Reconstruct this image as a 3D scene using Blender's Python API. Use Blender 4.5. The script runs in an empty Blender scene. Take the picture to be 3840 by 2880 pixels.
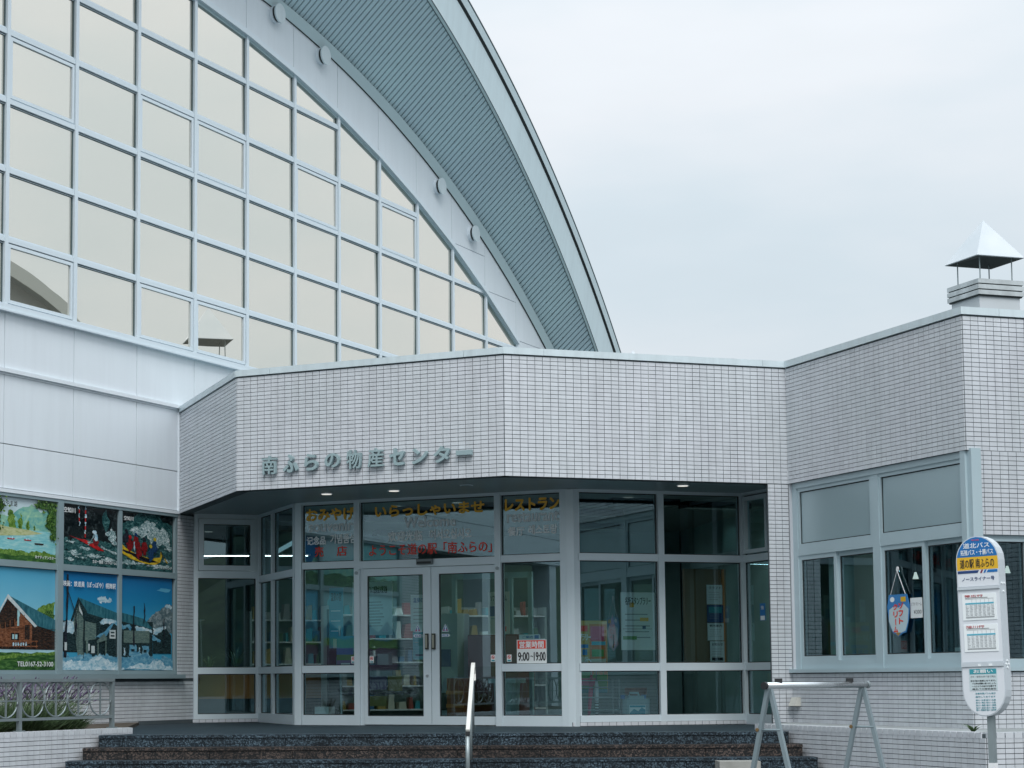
import bpy, math, random
from mathutils import Matrix, Vector
random.seed(7)
SC = bpy.context.scene
COL = SC.collection
rad = math.radians

# ------------------------------------------------------------------ camera, world, sun, exposure
EYE = 1.11                                    # eye height above the forecourt; all z below are measured from eye level
cam_d = bpy.data.cameras.new('camera'); cam = bpy.data.objects.new('camera', cam_d); COL.objects.link(cam)
_p, _r = 0.0876625, -0.0057413                # pitch up, roll
_X = Vector((1, 0, 0)); _U = Vector((0, -math.sin(_p), math.cos(_p))); _F = Vector((0, math.cos(_p), math.sin(_p)))
_rt = _X * math.cos(_r) + _U * math.sin(_r); _up = -_X * math.sin(_r) + _U * math.cos(_r)
cam.matrix_world = Matrix(((_rt.x, _up.x, -_F.x, 0), (_rt.y, _up.y, -_F.y, 0), (_rt.z, _up.z, -_F.z, EYE), (0, 0, 0, 1)))
cam_d.sensor_width = 36; cam_d.lens = 7299.6 / 3840 * 36
cam_d.shift_x = (1920 - 1469.06) / 3840; cam_d.shift_y = (1908.6 - 1440) / 3840
cam_d.clip_end = 3000; cam_d.clip_start = 0.1
SC.camera = cam

W = bpy.data.worlds.new('World'); SC.world = W; W.use_nodes = True
nt = W.node_tree; N = nt.nodes; N.clear(); L = nt.links
def wn(t, **k):
    n = N.new(t)
    for a, b in k.items(): setattr(n, a, b)
    return n
def wmath(op, a, b=None):
    n = wn('ShaderNodeMath', operation=op)
    for i, v in enumerate((a, b)):
        if v is None: continue
        if isinstance(v, (int, float)): n.inputs[i].default_value = v
        else: L.new(v, n.inputs[i])
    return n.outputs[0]
SUN_EL, SUN_AZ = rad(50), rad(173)            # azimuth clockwise from +Y: behind the camera, a little to its right
sky = wn('ShaderNodeTexSky', sky_type='NISHITA', sun_disc=False, sun_elevation=SUN_EL, sun_rotation=SUN_AZ)
tc = wn('ShaderNodeTexCoord'); sep = wn('ShaderNodeSeparateXYZ'); L.new(tc.outputs['Generated'], sep.inputs[0])
mp = wn('ShaderNodeMapping'); mp.inputs['Scale'].default_value = (2.4, 2.4, 7.5); mp.inputs['Location'].default_value = (1.25, 0.2, 0.45); L.new(tc.outputs['Generated'], mp.inputs[0])
nz = wn('ShaderNodeTexNoise'); nz.inputs['Scale'].default_value = 1.25; nz.inputs['Detail'].default_value = 5; nz.inputs['Roughness'].default_value = 0.5; L.new(mp.outputs[0], nz.inputs['Vector'])
zc = wmath('MAXIMUM', sep.outputs[2], 0.0)
z3 = wmath('MULTIPLY', wmath('MULTIPLY', zc, zc), wmath('MULTIPLY', zc, 1.1))
lum = wmath('ADD', wmath('ADD', wmath('MULTIPLY', zc, 0.45), z3), 0.70)                     # overcast: brighter towards the zenith
cl = wn('ShaderNodeMapRange'); cl.inputs['From Min'].default_value = 0.32; cl.inputs['From Max'].default_value = 0.68
cl.inputs['To Min'].default_value = 0.935; cl.inputs['To Max'].default_value = 1.07; L.new(nz.outputs[0], cl.inputs['Value'])
lum = wmath('MULTIPLY', wmath('MULTIPLY', lum, cl.outputs[0]), 10.45)
tint = wn('ShaderNodeMix', data_type='RGBA'); tint.inputs['A'].default_value = (0.88, 1.0, 1.08, 1); tint.inputs['B'].default_value = (0.96, 1.01, 1.06, 1)
cl2 = wn('ShaderNodeMapRange'); cl2.inputs['From Min'].default_value = 0.35; cl2.inputs['From Max'].default_value = 0.6; L.new(nz.outputs[0], cl2.inputs['Value'])
L.new(cl2.outputs[0], tint.inputs['Factor'])
cmul = wn('ShaderNodeVectorMath', operation='SCALE'); L.new(tint.outputs['Result'], cmul.inputs[0]); L.new(lum, cmul.inputs['Scale'])
mx = wn('ShaderNodeMix', data_type='RGBA'); mx.inputs['Factor'].default_value = 0.93
L.new(sky.outputs[0], mx.inputs['A']); L.new(cmul.outputs[0], mx.inputs['B'])
bg = wn('ShaderNodeBackground'); bg.inputs['Strength'].default_value = 0.1; L.new(mx.outputs['Result'], bg.inputs[0])
out = wn('ShaderNodeOutputWorld'); L.new(bg.outputs[0], out.inputs[0])

sd = bpy.data.lights.new('sun', 'SUN'); sd.energy = 1.9; sd.angle = rad(28); sd.color = (1, 0.985, 0.96)
sun = bpy.data.objects.new('sun', sd); COL.objects.link(sun)
_sv = Vector((math.sin(SUN_AZ) * math.cos(SUN_EL), math.cos(SUN_AZ) * math.cos(SUN_EL), math.sin(SUN_EL)))
sun.rotation_euler = _sv.to_track_quat('Z', 'Y').to_euler(); sun.location = _sv * 60
vs = SC.view_settings; vs.view_transform = 'Standard'; vs.look = 'None'; vs.exposure = 0; vs.gamma = 1; vs.use_curve_mapping = False
try: SC.cycles.max_bounces = 8; SC.cycles.transparent_max_bounces = 12; SC.cycles.caustics_reflective = False; SC.cycles.caustics_refractive = False
except Exception: pass

# ------------------------------------------------------------------ text outlines (turned into meshes, normalised to a unit box)
_tx = {}
def text_geo(body, bold=0.0, extrude=0.0, spacing=1.0):
    key = (body, bold, extrude, spacing)
    if key in _tx: return _tx[key]
    c = bpy.data.curves.new('lettering', 'FONT'); c.body = body; c.offset = bold; c.extrude = extrude; c.space_character = spacing; c.resolution_u = 3
    o = bpy.data.objects.new('lettering', c); COL.objects.link(o)
    bpy.context.view_layer.update()
    m = bpy.data.meshes.new_from_object(o.evaluated_get(bpy.context.evaluated_depsgraph_get()))
    vv = [v.co.copy() for v in m.vertices]; ff = [tuple(p.vertices) for p in m.polygons]
    bpy.data.objects.remove(o); bpy.data.curves.remove(c); bpy.data.meshes.remove(m)
    x0 = min(v.x for v in vv); x1 = max(v.x for v in vv); y0 = min(v.y for v in vv); y1 = max(v.y for v in vv)
    _tx[key] = ([((v.x - x0) / (x1 - x0), (v.y - y0) / max(y1 - y0, 1e-6), v.z) for v in vv], ff, (x1 - x0) / max(y1 - y0, 1e-6))
    return _tx[key]

# ------------------------------------------------------------------ materials
MATS = {}
def mat(name, col, rough=0.5, metal=0.0, spec=0.5, noise=None, bump=None, island=0.0, emit=None, streak=0.0):
    """noise=(scale, colour2, amount) ; bump=(scale, strength)"""
    if name in MATS: return MATS[name]
    m = bpy.data.materials.new(name); m.use_nodes = True; t = m.node_tree; b = t.nodes['Principled BSDF']; ln = t.links.new
    b.inputs['Base Color'].default_value = (*col, 1); b.inputs['Roughness'].default_value = rough; b.inputs['Metallic'].default_value = metal
    b.inputs['Specular IOR Level'].default_value = spec
    src = None
    if noise or bump:
        co = t.nodes.new('ShaderNodeTexCoord')
    if noise:
        n = t.nodes.new('ShaderNodeTexNoise'); n.inputs['Scale'].default_value = noise[0]; n.inputs['Detail'].default_value = 5; ln(co.outputs['Object'], n.inputs['Vector'])
        r = t.nodes.new('ShaderNodeMapRange'); r.inputs['From Min'].default_value = .35; r.inputs['From Max'].default_value = .65; r.inputs['To Max'].default_value = noise[2]; ln(n.outputs[0], r.inputs['Value'])
        x = t.nodes.new('ShaderNodeMix'); x.data_type = 'RGBA'; x.inputs['A'].default_value = (*col, 1); x.inputs['B'].default_value = (*noise[1], 1); ln(r.outputs[0], x.inputs['Factor'])
        src = x.outputs['Result']
    if island:
        g = t.nodes.new('ShaderNodeNewGeometry'); oi = t.nodes.new('ShaderNodeObjectInfo')
        a = t.nodes.new('ShaderNodeMath'); a.operation = 'ADD'; ln(g.outputs['Random Per Island'], a.inputs[0]); ln(oi.outputs['Random'], a.inputs[1])
        f = t.nodes.new('ShaderNodeMath'); f.operation = 'FRACT'; ln(a.outputs[0], f.inputs[0])
        r = t.nodes.new('ShaderNodeMapRange'); r.inputs['To Min'].default_value = 1 - island; r.inputs['To Max'].default_value = 1 + island; ln(f.outputs[0], r.inputs['Value'])
        v = t.nodes.new('ShaderNodeVectorMath'); v.operation = 'SCALE'
        if src: ln(src, v.inputs[0])
        else: v.inputs[0].default_value = col
        ln(r.outputs[0], v.inputs['Scale']); src = v.outputs[0]
    if streak:                                            # rain streaks: tall thin noise fixed to the place
        g2 = t.nodes.new('ShaderNodeNewGeometry'); mp2 = t.nodes.new('ShaderNodeMapping'); mp2.inputs['Scale'].default_value = (5.0, 5.0, 0.45); ln(g2.outputs['Position'], mp2.inputs[0])
        n2 = t.nodes.new('ShaderNodeTexNoise'); n2.inputs['Scale'].default_value = 1.3; n2.inputs['Detail'].default_value = 6; n2.inputs['Roughness'].default_value = .65; ln(mp2.outputs[0], n2.inputs['Vector'])
        r2 = t.nodes.new('ShaderNodeMapRange'); r2.inputs['From Min'].default_value = .42; r2.inputs['From Max'].default_value = .72; r2.inputs['To Min'].default_value = 1.02; r2.inputs['To Max'].default_value = 1 - streak; ln(n2.outputs[0], r2.inputs['Value'])
        v2 = t.nodes.new('ShaderNodeVectorMath'); v2.operation = 'SCALE'
        if src: ln(src, v2.inputs[0])
        else: v2.inputs[0].default_value = col
        ln(r2.outputs[0], v2.inputs['Scale']); src = v2.outputs[0]
    if src: ln(src, b.inputs['Base Color'])
    if bump:
        n = t.nodes.new('ShaderNodeTexNoise'); n.inputs['Scale'].default_value = bump[0]; n.inputs['Detail'].default_value = 3; ln(co.outputs['Object'], n.inputs['Vector'])
        u = t.nodes.new('ShaderNodeBump'); u.inputs['Strength'].default_value = bump[1]; u.inputs['Distance'].default_value = 0.01; ln(n.outputs[0], u.inputs['Height']); ln(u.outputs[0], b.inputs['Normal'])
    if emit:
        b.inputs['Emission Color'].default_value = (*emit[0], 1); b.inputs['Emission Strength'].default_value = emit[1]
    MATS[name] = m
    return m
def glass_mat(name, tint, base_refl, diffuse=None, dfac=0.0, wav=0.0, gcol=(1, 1, 1), grough=0.0):
    m = bpy.data.materials.new(name); m.use_nodes = True; t = m.node_tree; t.nodes.clear(); ln = t.links.new
    o = t.nodes.new('ShaderNodeOutputMaterial'); gl = t.nodes.new('ShaderNodeBsdfGlossy'); gl.inputs['Roughness'].default_value = grough; gl.inputs['Color'].default_value = (*gcol, 1)
    if diffuse: tr = t.nodes.new('ShaderNodeBsdfDiffuse'); tr.inputs['Color'].default_value = (*diffuse, 1)
    else: tr = t.nodes.new('ShaderNodeBsdfTransparent'); tr.inputs['Color'].default_value = (*tint, 1)
    fr = t.nodes.new('ShaderNodeFresnel'); fr.inputs['IOR'].default_value = 1.5
    mr = t.nodes.new('ShaderNodeMapRange'); mr.inputs['From Min'].default_value = 0.04; mr.inputs['From Max'].default_value = 1; mr.inputs['To Min'].default_value = base_refl; ln(fr.outputs[0], mr.inputs['Value'])
    mx = t.nodes.new('ShaderNodeMixShader'); ln(mr.outputs[0], mx.inputs[0]); ln(tr.outputs[0], mx.inputs[1]); ln(gl.outputs[0], mx.inputs[2]); ln(mx.outputs[0], o.inputs[0])
    if wav:
        co = t.nodes.new('ShaderNodeTexCoord'); n = t.nodes.new('ShaderNodeTexNoise'); n.inputs['Scale'].default_value = 0.9; n.inputs['Detail'].default_value = 1; ln(co.outputs['Object'], n.inputs['Vector'])
        u = t.nodes.new('ShaderNodeBump'); u.inputs['Strength'].default_value = wav; u.inputs['Distance'].default_value = 0.02; ln(n.outputs[0], u.inputs['Height']); ln(u.outputs[0], gl.inputs['Normal'])
    MATS[name] = m
    return m
TILE = mat('glazed_tile', (0.605, 0.625, 0.665), 0.33, island=0.045, noise=(0.8, (0.575, 0.615, 0.64), 0.7), streak=0.10)
GROUT = mat('tile_grout', (0.095, 0.115, 0.125), 0.9, noise=(1.2, (0.055, 0.075, 0.085), 0.8))
PANEL = mat('white_panel', (0.73, 0.785, 0.83), 0.55, noise=(0.7, (0.71, 0.77, 0.81), 0.7), streak=0.025)
JOINT = mat('panel_sealant', (0.36, 0.38, 0.38), 0.8, noise=(3, (0.22, 0.23, 0.22), 0.7))
ALU = mat('anodised_aluminium', (0.63, 0.72, 0.765), 0.4, 0.08, noise=(1.5, (0.57, 0.66, 0.70), 0.6))
ALUW = mat('pale_aluminium', (0.70, 0.785, 0.84), 0.4, 0.1)
COPING = mat('coping_metal', (0.63, 0.72, 0.755), 0.42, 0.1, noise=(1.2, (0.58, 0.67, 0.70), 0.7), streak=0.12)
GASKET = mat('dark_gasket', (0.02, 0.028, 0.03), 0.6)
SOFF = mat('ribbed_soffit', (0.56, 0.74, 0.79), 0.5, 0.0, noise=(0.6, (0.52, 0.67, 0.74), 0.8))
TRIM = mat('soffit_trim', (0.50, 0.63, 0.66), 0.5)
FASC = mat('roof_fascia', (0.60, 0.715, 0.755), 0.5, noise=(0.5, (0.57, 0.69, 0.73), 0.8), streak=0.06)
ROOF = mat('roof_sheet', (0.25, 0.32, 0.35), 0.5, 0.2)
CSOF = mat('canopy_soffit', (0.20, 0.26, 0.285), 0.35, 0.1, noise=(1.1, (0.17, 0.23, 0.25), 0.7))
HGL = glass_mat('mirror_glass', (1, 1, 1), 0.84, diffuse=(0.40, 0.38, 0.30), wav=0.05, gcol=(0.93, 0.885, 0.80))
SGL = glass_mat('shop_glass', (0.70, 0.93, 0.95), 0.17, wav=0.02, gcol=(0.66, 0.92, 1.0))
FROST = glass_mat('frosted_panel_glass', (1, 1, 1), 0.25, diffuse=(0.30, 0.40, 0.43), gcol=(0.85, 0.97, 1), grough=0.35)
LAND = mat('landing_granite', (0.012, 0.022, 0.03), 0.6, spec=0.2, noise=(60, (0.035, 0.055, 0.068), 0.7), bump=(80, 0.15))
def granite(name, dark, light, sc):
    m = bpy.data.materials.new(name); m.use_nodes = True; t = m.node_tree; b = t.nodes['Principled BSDF']; ln = t.links.new
    co = t.nodes.new('ShaderNodeTexCoord'); v = t.nodes.new('ShaderNodeTexVoronoi'); v.inputs['Scale'].default_value = sc; ln(co.outputs['Object'], v.inputs['Vector'])
    s = t.nodes.new('ShaderNodeSeparateColor'); ln(v.outputs['Color'], s.inputs[0])
    r = t.nodes.new('ShaderNodeValToRGB'); r.color_ramp.elements[0].color = (*dark, 1); r.color_ramp.elements[0].position = .5; r.color_ramp.elements[1].color = (*light, 1); r.color_ramp.elements[1].position = .95
    ln(s.outputs[0], r.inputs[0])
    n = t.nodes.new('ShaderNodeTexNoise'); n.inputs['Scale'].default_value = 3; n.inputs['Detail'].default_value = 5; ln(co.outputs['Object'], n.inputs['Vector'])
    mr = t.nodes.new('ShaderNodeMapRange'); mr.inputs['From Min'].default_value = .3; mr.inputs['From Max'].default_value = .7; mr.inputs['To Min'].default_value = .55; mr.inputs['To Max'].default_value = 1.25; ln(n.outputs[0], mr.inputs[0])
    sc_ = t.nodes.new('ShaderNodeVectorMath'); sc_.operation = 'SCALE'; ln(r.outputs[0], sc_.inputs[0]); ln(mr.outputs[0], sc_.inputs['Scale']); ln(sc_.outputs[0], b.inputs['Base Color'])
    b.inputs['Roughness'].default_value = 0.5; b.inputs['Specular IOR Level'].default_value = 0.3
    MATS[name] = m; return m
GR_BLUE = granite('blue_grey_granite', (0.006, 0.013, 0.02), (0.085, 0.13, 0.165), 85)
GR_BRN = granite('brown_granite', (0.010, 0.011, 0.012), (0.11, 0.082, 0.07), 85)
GALV = mat('galvanised_steel', (0.30, 0.35, 0.365), 0.42, 0.5, noise=(6, (0.23, 0.28, 0.29), 0.6))
STEEL = mat('stainless_steel', (0.62, 0.66, 0.68), 0.25, 0.85)
WHITEP = mat('white_paint', (0.78, 0.79, 0.80), 0.4)
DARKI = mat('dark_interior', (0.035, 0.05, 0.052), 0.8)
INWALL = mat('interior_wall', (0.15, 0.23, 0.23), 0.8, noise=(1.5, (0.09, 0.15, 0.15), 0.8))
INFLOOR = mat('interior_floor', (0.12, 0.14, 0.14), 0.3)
LAMP = mat('lamp_glow', (0.9, 0.9, 0.85), 0.5, emit=((1, 0.97, 0.9), 0.7))
TUBE = mat('fluorescent_tube', (0.9, 0.9, 0.9), 0.5, emit=((0.92, 1, 1), 7.0))
CONC = mat('concrete', (0.32, 0.32, 0.30), 0.85, noise=(6, (0.24, 0.24, 0.22), 0.7), bump=(30, 0.3))
ALUD = mat('shaded_aluminium', (0.46, 0.57, 0.61), 0.4, 0.1, noise=(1.5, (0.41, 0.52, 0.56), 0.6))  # frame aluminium with the shade of the left-facing wing put into its colour
ALUP = mat('poster_frame_grey', (0.27, 0.36, 0.39), 0.4, 0.1, noise=(1.5, (0.23, 0.31, 0.34), 0.6))
PLAST = mat('chimney_render', (0.57, 0.61, 0.645), 0.8, noise=(2.5, (0.54, 0.58, 0.60), 0.8), bump=(20, 0.15))
CAPST = mat('chimney_cap_concrete', (0.56, 0.61, 0.63), 0.85, noise=(3.5, (0.36, 0.39, 0.40), 0.8))
HOOD = mat('hood_metal', (0.50, 0.55, 0.585), 0.55, 0.0, noise=(1.5, (0.60, 0.63, 0.66), 0.6))
HOODU = mat('hood_underside_dark', (0.02, 0.03, 0.03), 0.8)  # near-black colour for the underside of the hood
SOIL = mat('soil', (0.05, 0.04, 0.03), 0.95, noise=(8, (0.09, 0.07, 0.05), 0.8))
ASPH = mat('forecourt_paving', (0.15, 0.16, 0.165), 0.8, noise=(0.6, (0.10, 0.11, 0.115), 0.8), bump=(120, 0.3))
LETTER = mat('sign_letter_metal', (0.31, 0.415, 0.435), 0.45, 0.2)
WOOD = mat('honey_wood', (0.62, 0.24, 0.06), 0.45, noise=(2.5, (0.52, 0.19, 0.045), 0.7))
def flat(name, c, rough=0.55): return mat(name, c, rough)
RED = flat('print_red', (0.78, 0.055, 0.03)); YEL = flat('print_yellow', (0.88, 0.47, 0.05)); WHT = flat('print_white', (0.82, 0.86, 0.87))
BLK = flat('print_black', (0.012, 0.014, 0.016)); BLU = flat('print_blue', (0.02, 0.16, 0.42)); NAVY = flat('print_navy', (0.012, 0.045, 0.16)); TEAL = flat('print_teal', (0.04, 0.30, 0.36))
GRNP = flat('print_green', (0.12, 0.30, 0.08)); PNK = flat('print_pink', (0.62, 0.08, 0.16)); ORG = flat('print_orange', (0.60, 0.17, 0.03)); GRYP = flat('print_grey', (0.32, 0.34, 0.35)); SILV = flat('letter_silver', (0.72, 0.77, 0.79)); CYAN = flat('print_cyan', (0.10, 0.40, 0.52))
SIGNY = flat('sign_yellow', (0.72, 0.42, 0.02)); OFFW = flat('paper_off_white', (0.76, 0.80, 0.80)); CREAM = flat('paper_cream', (0.55, 0.52, 0.42))

# ------------------------------------------------------------------ geometry helpers
class MB:
    def __init__(s): s.v = []; s.f = []; s.m = []
    def poly(s, pts, mi=0):
        i = len(s.v); s.v += [tuple(p) for p in pts]; s.f.append(tuple(range(i, i + len(pts)))); s.m.append(mi)
    def box(s, x0, x1, y0, y1, z0, z1, mi=0):
        i = len(s.v); s.v += [(x0, y0, z0), (x1, y0, z0), (x1, y1, z0), (x0, y1, z0), (x0, y0, z1), (x1, y0, z1), (x1, y1, z1), (x0, y1, z1)]
        for f in ((0, 1, 5, 4), (1, 2, 6, 5), (2, 3, 7, 6), (3, 0, 4, 7), (4, 5, 6, 7), (3, 2, 1, 0)): s.f.append(tuple(i + k for k in f)); s.m.append(mi)
        return s
    def prism(s, pts, y0, y1, mi=0):                      # polygon in (x,z) given counter-clockwise seen from -y, swept along y
        n = len(pts); i = len(s.v); s.v += [(p[0], y0, p[1]) for p in pts] + [(p[0], y1, p[1]) for p in pts]
        s.f.append(tuple(range(i, i + n))); s.f.append(tuple(range(i + 2 * n - 1, i + n - 1, -1))); s.m += [mi, mi]
        for k in range(n): s.f.append((i + k, i + n + k, i + n + (k + 1) % n, i + (k + 1) % n)); s.m.append(mi)
        return s
    def slab(s, pts, z0, z1, mi=0):                       # polygon in (x,y), swept along z
        n = len(pts); i = len(s.v); s.v += [(p[0], p[1], z0) for p in pts] + [(p[0], p[1], z1) for p in pts]
        s.f.append(tuple(range(i + n - 1, i - 1, -1))); s.f.append(tuple(range(i + n, i + 2 * n))); s.m += [mi, mi]
        for k in range(n): s.f.append((i + k, i + (k + 1) % n, i + n + (k + 1) % n, i + n + k)); s.m.append(mi)
        return s
    def tube(s, path, r, n=8, mi=0, closed=False):
        P = [Vector(p) for p in path]; i0 = len(s.v); m = len(P)
        for k, p in enumerate(P):
            a = P[(k - 1) % m] if (closed or k > 0) else P[k]; b = P[(k + 1) % m] if (closed or k < m - 1) else P[k]
            d = (b - a).normalized(); ref = Vector((0, 0, 1)) if abs(d.z) < .9 else Vector((1, 0, 0))
            u = d.cross(ref).normalized(); w = d.cross(u)
            rr = r[k] if isinstance(r, (list, tuple)) else r
            for q in range(n):
                t = 2 * math.pi * q / n; s.v.append(tuple(p + u * math.cos(t) * rr + w * math.sin(t) * rr))
        for k in range(m if closed else m - 1):
            for q in range(n):
                a = i0 + k * n + q; b = i0 + k * n + (q + 1) % n; c = i0 + ((k + 1) % m) * n + (q + 1) % n; d = i0 + ((k + 1) % m) * n + q
                s.f.append((a, b, c, d)); s.m.append(mi)
        if not closed:
            s.f.append(tuple(range(i0 + n - 1, i0 - 1, -1))); s.m.append(mi); e = i0 + (m - 1) * n; s.f.append(tuple(range(e, e + n))); s.m.append(mi)
        return s
    def disc(s, cx, cz, rx, rz, y0, y1, n=24, mi=0):
        return s.prism([(cx + rx * math.cos(2 * math.pi * k / n), cz + rz * math.sin(2 * math.pi * k / n)) for k in range(n)], y0, y1, mi)
    def text(s, body, x0, x1, z0, z1, y, mi=0, bold=0.0, extrude=0.0, spacing=1.0, lean=0.0):
        g, f, asp = text_geo(body, 0.0 if bold > 0 else bold, extrude, spacing); d = max(bold, 0) * (z1 - z0) * 1.15
        x0 += d; x1 -= d; z0 += d; z1 -= d
        for n, (dx, dz) in enumerate(((0, 0), (d, 0), (-d, 0), (0, d), (0, -d), (d * .7, d * .7), (-d * .7, d * .7), (d * .7, -d * .7), (-d * .7, -d * .7)) if d > 0 else ((0, 0),)):
            i = len(s.v); yy = y - .00012 * n
            s.v += [(x0 + p[0] * (x1 - x0) + dx, yy - p[2], z0 + p[1] * (z1 - z0) + dz) for p in g]
            for q in f: s.f.append(tuple(i + k for k in q)); s.m.append(mi)
        return s
WORLD = {}
def _mesh(name, mb, mats, smooth=False):
    me = bpy.data.meshes.new(name); me.from_pydata(mb.v, [], mb.f)
    for m in (mats if isinstance(mats, (list, tuple)) else [mats]): me.materials.append(m)
    if any(mb.m): me.polygons.foreach_set('material_index', mb.m)
    if smooth: me.polygons.foreach_set('use_smooth', [True] * len(mb.f))
    me.update(); return me
def add(name, mb, mats, parent=None, F=None, smooth=False, **props):
    me = mb if isinstance(mb, bpy.types.Mesh) else _mesh(name, mb, mats, smooth)
    o = bpy.data.objects.new(name, me); COL.objects.link(o); F = F or ID
    if parent is not None:
        o.parent = parent; o.matrix_local = WORLD[parent.name].inverted() @ F
    else: o.matrix_world = F
    WORLD[o.name] = F.copy()
    for k, v in props.items(): o[k] = v
    return o
def thing(name, label, cat, F=None, group=None):
    o = bpy.data.objects.new(name, None); COL.objects.link(o); o.empty_display_size = 0.2
    F = F or ID; o.matrix_world = F; WORLD[o.name] = F.copy(); o['label'] = label; o['category'] = cat
    if group: o['group'] = group
    return o
ID = Matrix.Translation((0, 0, EYE))
class Fr:                                                  # a vertical plane: x along it to the right, y into it, z up from eye level
    def __init__(s, o, ang): s.o = Vector((o[0], o[1])); s.d = Vector((math.cos(ang), math.sin(ang))); s.n = Vector((-s.d.y, s.d.x)); s.ang = ang
    def M(s, x=0, y=0, z=0):
        p = s.pt(x, y); return Matrix(((s.d.x, s.n.x, 0, p.x), (s.d.y, s.n.y, 0, p.y), (0, 0, 1, EYE + z), (0, 0, 0, 1)))
    def pt(s, x, y=0): return s.o + s.d * x + s.n * y
aB = rad(18.284); aA = aB - rad(45); aR = aB - rad(90); aG = rad(61.954)
V0 = (-3.059, 27.964); V1 = (-1.961, 24.641); V2 = (1.343, 22.978); V3 = (4.946, 24.168); V4 = (6.121, 20.606)
fG = Fr(V0, aG); fL = Fr(V0, aR - 0.0003); fA = Fr(V1, aA); fB = Fr(V2, aB); fR = Fr(V3, aR); fC = Fr(V4, aB)
gA = Fr(fA.pt(0, 2.12), aA); gB = Fr(fB.pt(0, 1.495), aB)
gP0 = Fr(fG.pt(0.36), aB); c1 = gA.pt(-0.33); gP1 = Fr(c1 - Vector((math.cos(aR), math.sin(aR))) * 2.016, aR); gP3 = Fr(gB.pt(3.97), aR)
fD = Fr(fC.pt(.86), aR)                                   # wall beyond the right edge
LZ = -0.60                                                 # landing level
GZ = -EYE                                                  # ground level

# tiles -----------------------------------------------------------------
TP = MB(); TP.box(-.0465, .0465, -.011, 0, -.0216, .0216); TP.f = TP.f[:1] + TP.f[1:2] + TP.f[3:6]; TP.m = [0] * 5
TILE_ME = _mesh('tile', TP, TILE)
class Tiles:
    def __init__(s, thing_, limit=300): s.t = thing_; s.L = []; s.limit = limit
    def wall(s, part, F, x0, x1, z0, z1, ph=0.1, holes=(), thick=0.12, pv=0.05, grout=True, y=0.0):
        n = max(1, round((x1 - x0) / ph)); px = (x1 - x0) / n; r = int((z1 - z0) / pv + 1e-4)
        p = s.t
        if grout:
            mb = MB(); mb.box(x0, x1, y, y + thick, z0, z1); p = add(part, mb, GROUT, s.t, F.M())
        for j in range(r):
            for i in range(n):
                cx = x0 + (i + .5) * px; cz = z0 + (j + .5) * pv
                if any(h[0] < cx < h[1] and h[2] < cz < h[3] for h in holes): continue
                s.L.append((F, cx, cz, px, p, y))
        return p
    def done(s):
        def score(a):
            F, cx, cz, px, p, y = a; q = F.pt(cx, y); d2 = q.x * q.x + q.y * q.y + cz * cz; u = abs(q.x * F.n.x + q.y * F.n.y) / math.sqrt(d2)
            vis = 1 if -4.2 * q.y / 22 < q.x < 7.25 * q.y / 22 and cz > -0.0455 * q.y else 0.0
            return vis * u / d2
        ranked = sorted(s.L, key=score, reverse=True)
        for F, cx, cz, px, p, y in ranked[:s.limit]:
            add('tile', TILE_ME, None, p, F.M(cx, y, cz) @ Matrix.Diagonal((px / .1, 1, 1, 1)))
        V = []; Fc = []
        base = [Vector(v) for v in TP.v]
        for F, cx, cz, px, p, y in ranked[s.limit:]:
            i = len(V); M = F.M(cx, y, cz) @ Matrix.Diagonal((px / .1, 1, 1, 1)); V += [tuple(M @ b) for b in base]; Fc += [tuple(i + k for k in f) for f in TP.f]
        if V:
            mb = MB(); mb.v = V; mb.f = Fc; mb.m = [0] * len(Fc); add('tile', mb, TILE, s.t, Matrix.Identity(4), kind='stuff')

# ------------------------------------------------------------------ ground, terrain
g = MB(); g.poly([(-900, -900, GZ), (900, -900, GZ), (900, 900, GZ), (-900, 900, GZ)])
add('ground', g, ASPH, kind='structure')
LANDP = [(-4.2, 21.87), (4.41, 21.87), (4.41 + .31 * .2, 21.87 - .6), (6.6, 20.0), (5.4, 24.2), (5.2, 25.9), (2.5, 25.3), (-1.0, 27.2), (-1.7, 29.0), (-3.1, 28.6), (-4.2, 25.0)]
g = MB(); g.slab([(-3.29, 21.90), (4.41, 21.90), (5.12, 24.4), (5.0, 26.4), (2.4, 25.4), (-1.0, 27.1), (-1.6, 29.0), (-3.0, 28.4), (-3.75, 26.6), (-3.35, 23.5)], GZ + .02, LZ)
add('landing', g, LAND, kind='structure')
# wooded hills behind the car park (seen in the glass)
h = MB(); nA_, nR_ = 90, 7
for i in range(nA_ + 1):
    a = rad(150) + rad(240) * i / nA_
    for j in range(nR_):
        r = 85 + j * 22; z = GZ + [0, 9, 15, 19, 22, 24, 20][j] * (0.75 + .35 * math.sin(i * .31 + 1) + .25 * math.sin(i * .83)) + (random.uniform(-1.6, 1.6) if j else 0)
        h.v.append((math.cos(a) * r + random.uniform(-2, 2), math.sin(a) * r + random.uniform(-2, 2), max(z, GZ) if j else GZ - .2))
for i in range(nA_):
    for j in range(nR_ - 1):
        k = i * nR_ + j; h.f.append((k, k + 1, k + nR_ + 1, k + nR_)); h.m.append(0)
add('hills', h, mat('forest_green', (0.022, 0.035, 0.02), 0.95, noise=(0.35, (0.05, 0.075, 0.035), 0.9), bump=(0.6, 1.0)), kind='structure')

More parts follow.
